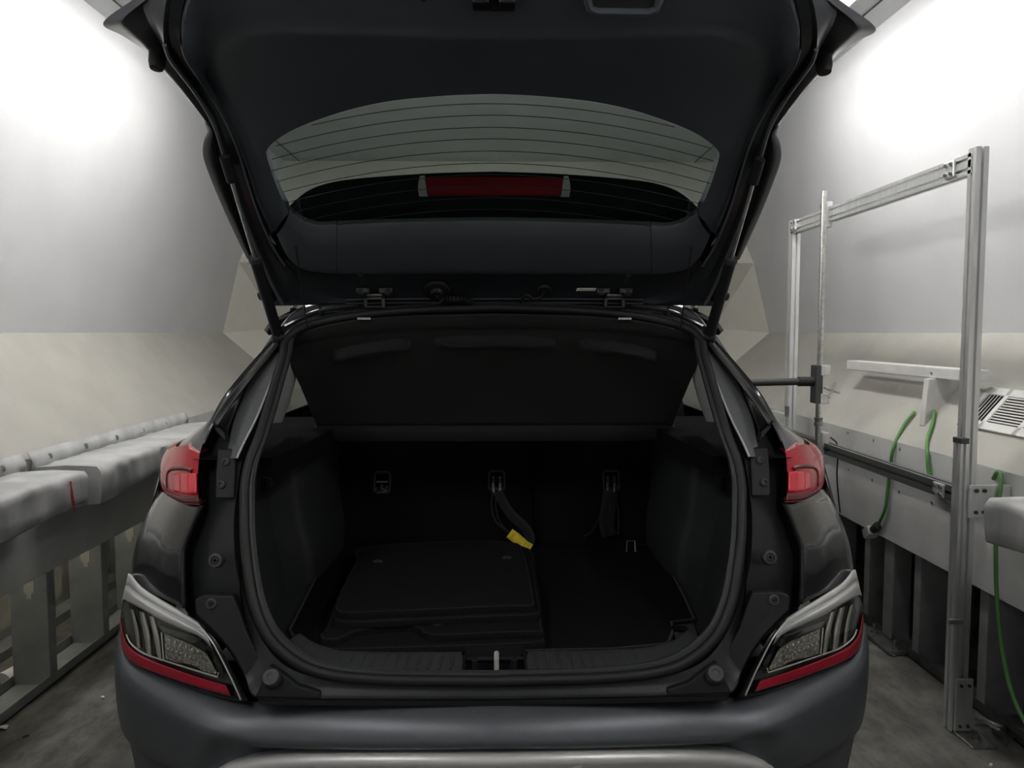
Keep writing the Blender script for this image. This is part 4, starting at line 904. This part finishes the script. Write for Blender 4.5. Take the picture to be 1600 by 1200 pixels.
for sd in (-1, 1):
    A0, A1, A2, A3 = off(e0_, -.03), off(e1_, -.012), off(e2_, .012), off(e3_, -.004)
    m12 = [a.lerp(b, .55)+V((0, 0, .022)) for a, b in zip(A1, A2)]
    m23 = [a.lerp(b, .30)+V((0, 0, .010)) for a, b in zip(A2, A3)]
    A3b = [p+V((0, 0, .02)) for p in A3]
    surf('inner_frame', [A0, A1, m12, [a.lerp(b, .85) for a, b in zip(m12, A2)], A2, m23, A3, A3b], 'paint_in', tg, nu=110, nv=40, sd=sd, cross=False)
    # highlight lines along crease and trim edge, put in as lighter-coloured beads
    tube('crease_glint', [C(p, sd) for p in A2[5:]], .004, 'crease', tg, n=70, seg=8)
    tube('trim_glint', [C(p, sd) for p in [pH(u, v, .004) for u, v in e3_[5:18]]], .003, 'crease', tg, n=70, seg=8)
    # side blade of the spoiler, standing outboard of the struts
    s0 = [(322,190),(328,203),(321,222),(320,244),(330,274),(348,318),(368,362),(388,403)]; s1 = [(330,196),(336,210),(338,228),(342,250),(352,282),(366,322),(382,364),(396,404)]
    surf('side_blade', [off(s0, -.03), off(mid(s0, s1, .5), -.005), off(s1, -.01)], 'plastic', tg, nu=30, nv=8, sd=sd, solid=.008)
    # rubber stopper at the corner and one at the hinge end
    p = C(pH(248, 92, .0), sd); lathe('rubber_stop', p+V((0, 0, .02)), (0, -.25, -1), [(.016, 0), (.015, .03), (.012, .042), (.001, .044)], 'rubber', tg, seg=14)
    p = C(pH(409, 462, -.01), sd); lathe('rubber_stop', p, (sd, -.3, -.3), [(.012, -.01), (.012, .006), (.008, .010), (.001, .011)], 'rubber', tg, seg=12)
    # lower trim dish
    pE = [pH(u, v, .004 if i < 4 else .012 if i < 6 else .022 if i < 9 else .010) for i, (u, v) in enumerate(E_)]; pD = [pH(u, v, -.006) for u, v in D_]; pG = [pH(u, v, 0) for u, v in G_]
    # trim edge lip
    surf('trim_border', [[p+V((-.002, 0, .02)) for p in pE], pE, [a.lerp(b, .45)+V((0, 0, .001)) for a, b in zip(pE, pD)], [a.lerp(b, .85)+V((0, 0, .002)) for a, b in zip(pE, pD)], pD, [a.lerp(b, .10) for a, b in zip(pD, pG)]], 'gate_trim_hazed', tg, nu=90, nv=22, sd=sd)
    surf('trim_panel', [[a.lerp(b, .10) for a, b in zip(pD, pG)], [a.lerp(b, .5)+V((0, 0, .003)) for a, b in zip(pD, pG)], [a.lerp(b, .97) for a, b in zip(pD, pG)], [p+V((0, 0, .022)) for p in pG]], 'gate_trim_hazed', tg, nu=90, nv=16, sd=sd, cross=False, angle=30)
# upper trim between glass and hinges, in three pieces with seams
GL = [(773,351),(700,352),(620,354),(527,357)]; GB = [(773,428),(700,428),(620,428),(527,428)]
GL2 = [(526,357),(500,358),(480,353),(464,344),(452,332)]; GB2 = [(526,428),(500,426),(472,420),(450,402),(431,364)]
def uptrim(nm, A, B, full, sd=-1):
    a, b = off(A, 0), off(B, .0); a2 = [p+V((0, 0, .018)) for p in a]
    return surf(nm, [a2, a, [x.lerp(y_, .25)+V((0, -.006, -.012)) for x, y_ in zip(a, b)], [x.lerp(y_, .8)+V((0, -.004, -.010)) for x, y_ in zip(a, b)], b, [p+V((0, .004, .015)) for p in b]], 'gate_trim_hazed', tg, nu=40, nv=20, full=full, sd=sd, cross=True)
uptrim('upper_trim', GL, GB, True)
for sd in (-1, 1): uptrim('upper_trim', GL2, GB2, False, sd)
bk_a = [(773,348),(620,350),(530,352),(480,346),(446,326)]; bk_b = [(773,440),(620,440),(530,440),(470,440),(425,420)]
surf('trim_backing', [off(bk_a, -.022), off(bk_b, -.03)], 'plastic', tg, nu=30, nv=6, full=True)
# hinge strip
hs0 = [(773,424),(620,424),(530,424),(480,420),(446,404)]; hs1 = [(773,445),(620,445),(530,445),(480,446),(440,448)]; hs2 = [(773,476),(620,476),(530,476),(470,477),(428,478)]
surf('hinge_strip', [off(hs0, -.012), off(hs1, -.010), off(mid(hs1, hs2, .7), -.004), off(hs2, -.002), [p+V((0, .01, .02)) for p in off(hs2, -.002)]], 'paint_in', tg, nu=40, nv=16, full=True)
for v, o in ((467, .002), (473, .002)): tube('strip_bead', [C(p, 1) for p in reversed(off([(773,v),(650,v),(540,v+1)], o))][:-1]+[C(p, -1) for p in off([(773,v),(650,v),(540,v+1)], o)], .0025, 'paint_in', tg, seg=6)
# glass
gt = G_[:10]; gb = [(773,353),(720,354),(660,356),(610,358),(560,360),(520,361),(495,360),(475,352),(462,342),(452,334)]
def grow(l, d): return [(773+(u-773)*d, 250+(v-250)*d) for u, v in l]
ga, gbb = off(grow(gt, 1.02), -.008), off(grow(gb, 1.02), -.008)
surf('rear_glass', [ga, gbb], 'glass', tg, nu=40, nv=10, full=True)
import itertools
poly = G_+[(464,346),(480,355),(520,359),(773,353)]
def inside(u, v):
    r = False; n = len(poly)
    for i in range(n):
        (a, b), (c_, d_) = poly[i], poly[(i+1) % n]
        if (b > v) != (d_ > v) and u < (c_-a)*(v-b)/(d_-b)+a: r = not r
    return r
for vc in (162, 180, 199, 217, 236, 255, 273, 291, 309, 327):
    pts = []
    for k in range(60):
        u = 772-k*6.2; v = vc+50*((u-773)/348)**2
        if inside(u, v): pts.append(pH(u, v, -.006))
    if len(pts) > 3: tube('defroster_wire', [C(p, 1) for p in reversed(pts)]+[C(p, -1) for p in pts], .0008, 'ink', tg, seg=4)
# spoiler above the glass with the high brake lamp, seen through the glass
sp_t = [(773,268),(690,270),(620,274),(560,279),(520,285),(488,296),(464,314),(448,334)]; sp_b = [(773,372),(690,372),(620,372),(560,372),(520,372),(485,372),(455,368),(430,360)]
a_, b_ = off(sp_t, -.065), off(sp_b, -.045)
spo = surf('spoiler', [[p+V((0, .15, 0)) for p in a_], a_, [x.lerp(y_, .25)+V((0, 0, .012)) for x, y_ in zip(a_, b_)], b_], 'plastic', tg, nu=40, nv=20, full=True)
bl_t = [(773,276),(720,276.5),(663,278)]; bl_b = [(773,307),(720,306),(668,306)]
surf('brake_lamp', [off(bl_t, -.058), off(mid(bl_t, bl_b, .5), -.056), off(bl_b, -.052), [p+V((0,0,.02)) for p in off(bl_b, -.052)]], 'brake', tg, nu=20, nv=14, full=True)
for sd in (-1, 1): prism('brake_wedge', [C(pH(u, v, -.056), sd) for u, v in ((656,278),(663,277),(669,307),(655,307),(653,296))], (0, .004, .012), 'trim_light', tg)
# hinges
for sd in (-1, 1):
    P = lambda u, v, o=.004: C(pH(u, v, o), sd)
    for du in (-18, 18):
        vs, fs = boxv(P(585+du, 454), (.034, .012, .014)); hg = mk('hinge_ear', vs, fs, 'paint_in', tg, smooth=False, bev=.002)
        lathe('hinge_bolt', P(585+du*1.15, 455, .010), (0, -.7, -.7), [(.009, 0), (.009, .008), (.005, .009), (.001, .009)], 'steeld', tg, seg=6)
        tube('hinge_arm', [P(585+du*.72, 453), P(585+du*.75, 465), C(pY(585+du*.78, 480, 2.03), sd)], .005, 'paint_in', tg, seg=8)
    for v in (461, 466): tube('hinge_pin', [P(573, v, .008), P(597, v, .008)], .0035, 'steeld', tg, seg=8)
    tube('hinge_foot', [C(pY(571, 480, 2.02), sd), C(pY(599, 480, 2.02), sd)], .004, 'paint_in', tg, seg=8)
# harness boot, thin wire, label
G0 = pH(683, 453, .0); lathe('grommet', C(G0), (0, -.6, -.8), [(.035, 0), (.033, .008), (.018, .010), (.015, .02)], 'rubber', tg, seg=20)
pts = smp([C(pH(683, 455, .014)), C(pH(684, 463, .02)), C(pH(695, 468, .016)), C(pH(720, 468, .012)), C(pY(735, 472, 2.03)), C(pY(739, 477, 2.04))], 70)
tube('harness_tube', pts, .010, 'rubber', tg, seg=12, rad=lambda t: 1+.22*math.sin(t*150) if .3 < t < .8 else .8)
lathe('grommet', C(pH(851, 452, 0)), (0, -.6, -.8), [(.018, 0), (.016, .006), (.007, .008)], 'rubber', tg, seg=16)
tube('washer_hose', [C(pH(851, 455, .012)), C(pH(846, 464, .014)), C(pH(834, 467, .012)), C(pH(822, 461, .010)), C(pY(813, 473, 2.04))], .004, 'rubber', tg, n=30, seg=8)
lbp = [C(pH(u, v, .004)) for u, v in ((902,450),(932,450),(930,454),(900,454))]
lab = prism('label', lbp, (0, 0, -.001), 'paper', tg)
# latch and pull-cup on the lower trim
lt0 = C(pH(772, 2, .0)); 
vs, fs = merge([boxv(lt0+V((-.022, 0, .010)), (.028, .035, .04)), boxv(lt0+V((.022, 0, .010)), (.028, .035, .04)), boxv(lt0+V((0, .006, .028)), (.08, .04, .03)), boxv(lt0+V((0, .012, .008)), (.018, .012, .036))])
ltc = mk('latch', vs, fs, 'plastic', tg, smooth=False, bev=.003)
box('latch_tongue', lt0+V((0, -.004, .012)), (.010, .02, .02), 'steeld', tg)
cup = []
cc_ = [(918,-30),(918,0),(922,14),(934,19),(1012,20),(1025,15),(1030,2),(1030,-30)]
tube('pull_cup_rim', [C(pH(u, v, .006)) for u, v in cc_], .007, 'gate_trim_hazed', tg, closed=True, seg=8)
prism('pull_cup_well', [C(pH(u, v, .003)) for u, v in cc_], (0, .0, .001), 'ink', tg)
lathe('trim_clip', C(pH(662, -3, .002)), (0, -.7, -.7), [(.006, 0), (.005, .003), (.001, .004)], 'plastic', tg, seg=10)
lathe('trim_clip', C(pH(563, 429, .004)), (0, -.6, -.8), [(.008, 0), (.007, .003), (.001, .004)], 'plastic2', tg, seg=10)
lathe('trim_clip', C(pH(982, 429, .004)), (0, -.6, -.8), [(.008, 0), (.007, .003), (.001, .004)], 'plastic2', tg, seg=10)
# gas struts
for sd in (-1, 1):
    lowp = pO(434, 522, -.02); upp = pH(352, 250, .03); mdp = lowp.lerp(upp, .50)
    # fix the joint to the observed place of the cylinder's end
    d = (upp-lowp); mdp = lowp+d*.47
    a, b, mm = C(lowp, sd), C(upp, sd), C(mdp, sd)
    gs = tube('gas_strut', [a, mm], .0135, 'plastic', CAR, seg=16)
    dn = (b-a).normalized()
    tube('strut_collar', [mm-dn*.004, mm+dn*.008], .0155, 'plastic2', gs, seg=16)
    tube('piston_rod', [mm, b], .0045, 'steel', gs, seg=10)
    tube('strut_socket', [b-dn*.05, b-dn*.01, b+dn*.008], .011, 'plastic', gs, seg=12)
    lathe('ball_stud', b, (sd, -.2, -.3), [(.009, -.01), (.010, .006), (.004, .010), (.0005, .010)], 'plastic', gs, seg=10)
    lathe('ball_stud', a+V((0, 0, -.01)), (sd, -.3, -.2), [(.012, -.012), (.012, .012), (.004, .016), (.0005, .016)], 'plastic', gs, seg=10)
# ================================================================== FLOOR MATS IN THE BOOT
def fmat(outline, z, th, label):
    P = smp([wZ(u, v, z) for u, v in outline]+[wZ(*outline[0], z)], 90, True)[:-1]
    cen = sum(P, V((0, 0, 0)))/len(P)
    rows = [[p+V((0, 0, -th)) for p in P], [p.lerp(cen, -.004)+V((0, 0, -th*.4)) for p in P], P, [p.lerp(cen, .03)+V((0, 0, .0012)) for p in P], [p.lerp(cen, .5)+V((0, 0, .002)) for p in P]]
    vs, fs = gridmesh(rows, True); n = len(P); fs += [tuple(range(n)), tuple(range(len(vs)-n, len(vs)))]
    T = empty('floor_mat', (cen.x, cen.y, z-th)); tag(T, label, 'floor mat', 'stacked carpet mats in the boot')
    mk('carpet_pile', vs, fs, 'matfab', T, angle=50)
    tube('bound_edge', [p.lerp(cen, .012)+V((0, 0, -.001)) for p in P],     .003, 'binding', T, closed=True, seg=6)
    return T
m4 = fmat([(500,1000),(508,985),(540,900),(560,862),(700,853),(820,856),(838,900),(849,990),(846,1003),(773,1008),(640,1012),(540,1015),(508,1013)], ZF+.016, .014, 'bottom carpet mat of the stack on the boot floor')
m3 = fmat([(500,992),(512,978),(545,900),(562,860),(700,852),(818,854),(836,890),(846,975),(844,986),(773,989),(690,993),(668,992),(655,981),(640,978),(590,980),(548,988),(530,998),(505,1000)], ZF+.032, .014, 'carpet mat with a stepped front edge, second from the bottom of the stack')
m2 = fmat([(520,966),(528,945),(550,890),(562,858),(690,849),(800,850),(826,868),(842,945),(840,960),(773,963),(640,969),(535,973)], ZF+.048, .014, 'carpet mat second from the top of the stack in the boot')
m1 = fmat([(525,946),(532,925),(555,880),(568,855),(690,847),(795,847),(818,862),(834,935),(832,946),(773,948),(640,954),(535,957)], ZF+.064, .014, 'topmost carpet mat of the stack in the boot')
for (u, v), T, z in (((683,974), m3, ZF+.034), ((583,986), m4, ZF+.018)):
    lathe('fixing_eyelet', wZ(u, v, z), (0, 0, 1), [(.016, 0), (.015, .003), (.006, .0035), (.005, .001), (.0005, .001)], 'plastic', T, seg=16)
lathe('fixing_eyelet', wZ(590, 878, ZF+.066), (0, 0, 1), [(.014, 0), (.013, .003), (.005, .0035), (.004, .001), (.0005, .001)], 'felt', m1, seg=16)
lathe('fixing_eyelet', wZ(792, 872, ZF+.066), (0, 0, 1), [(.014, 0), (.013, .003), (.005, .0035), (.004, .001), (.0005, .001)], 'felt', m1, seg=16)
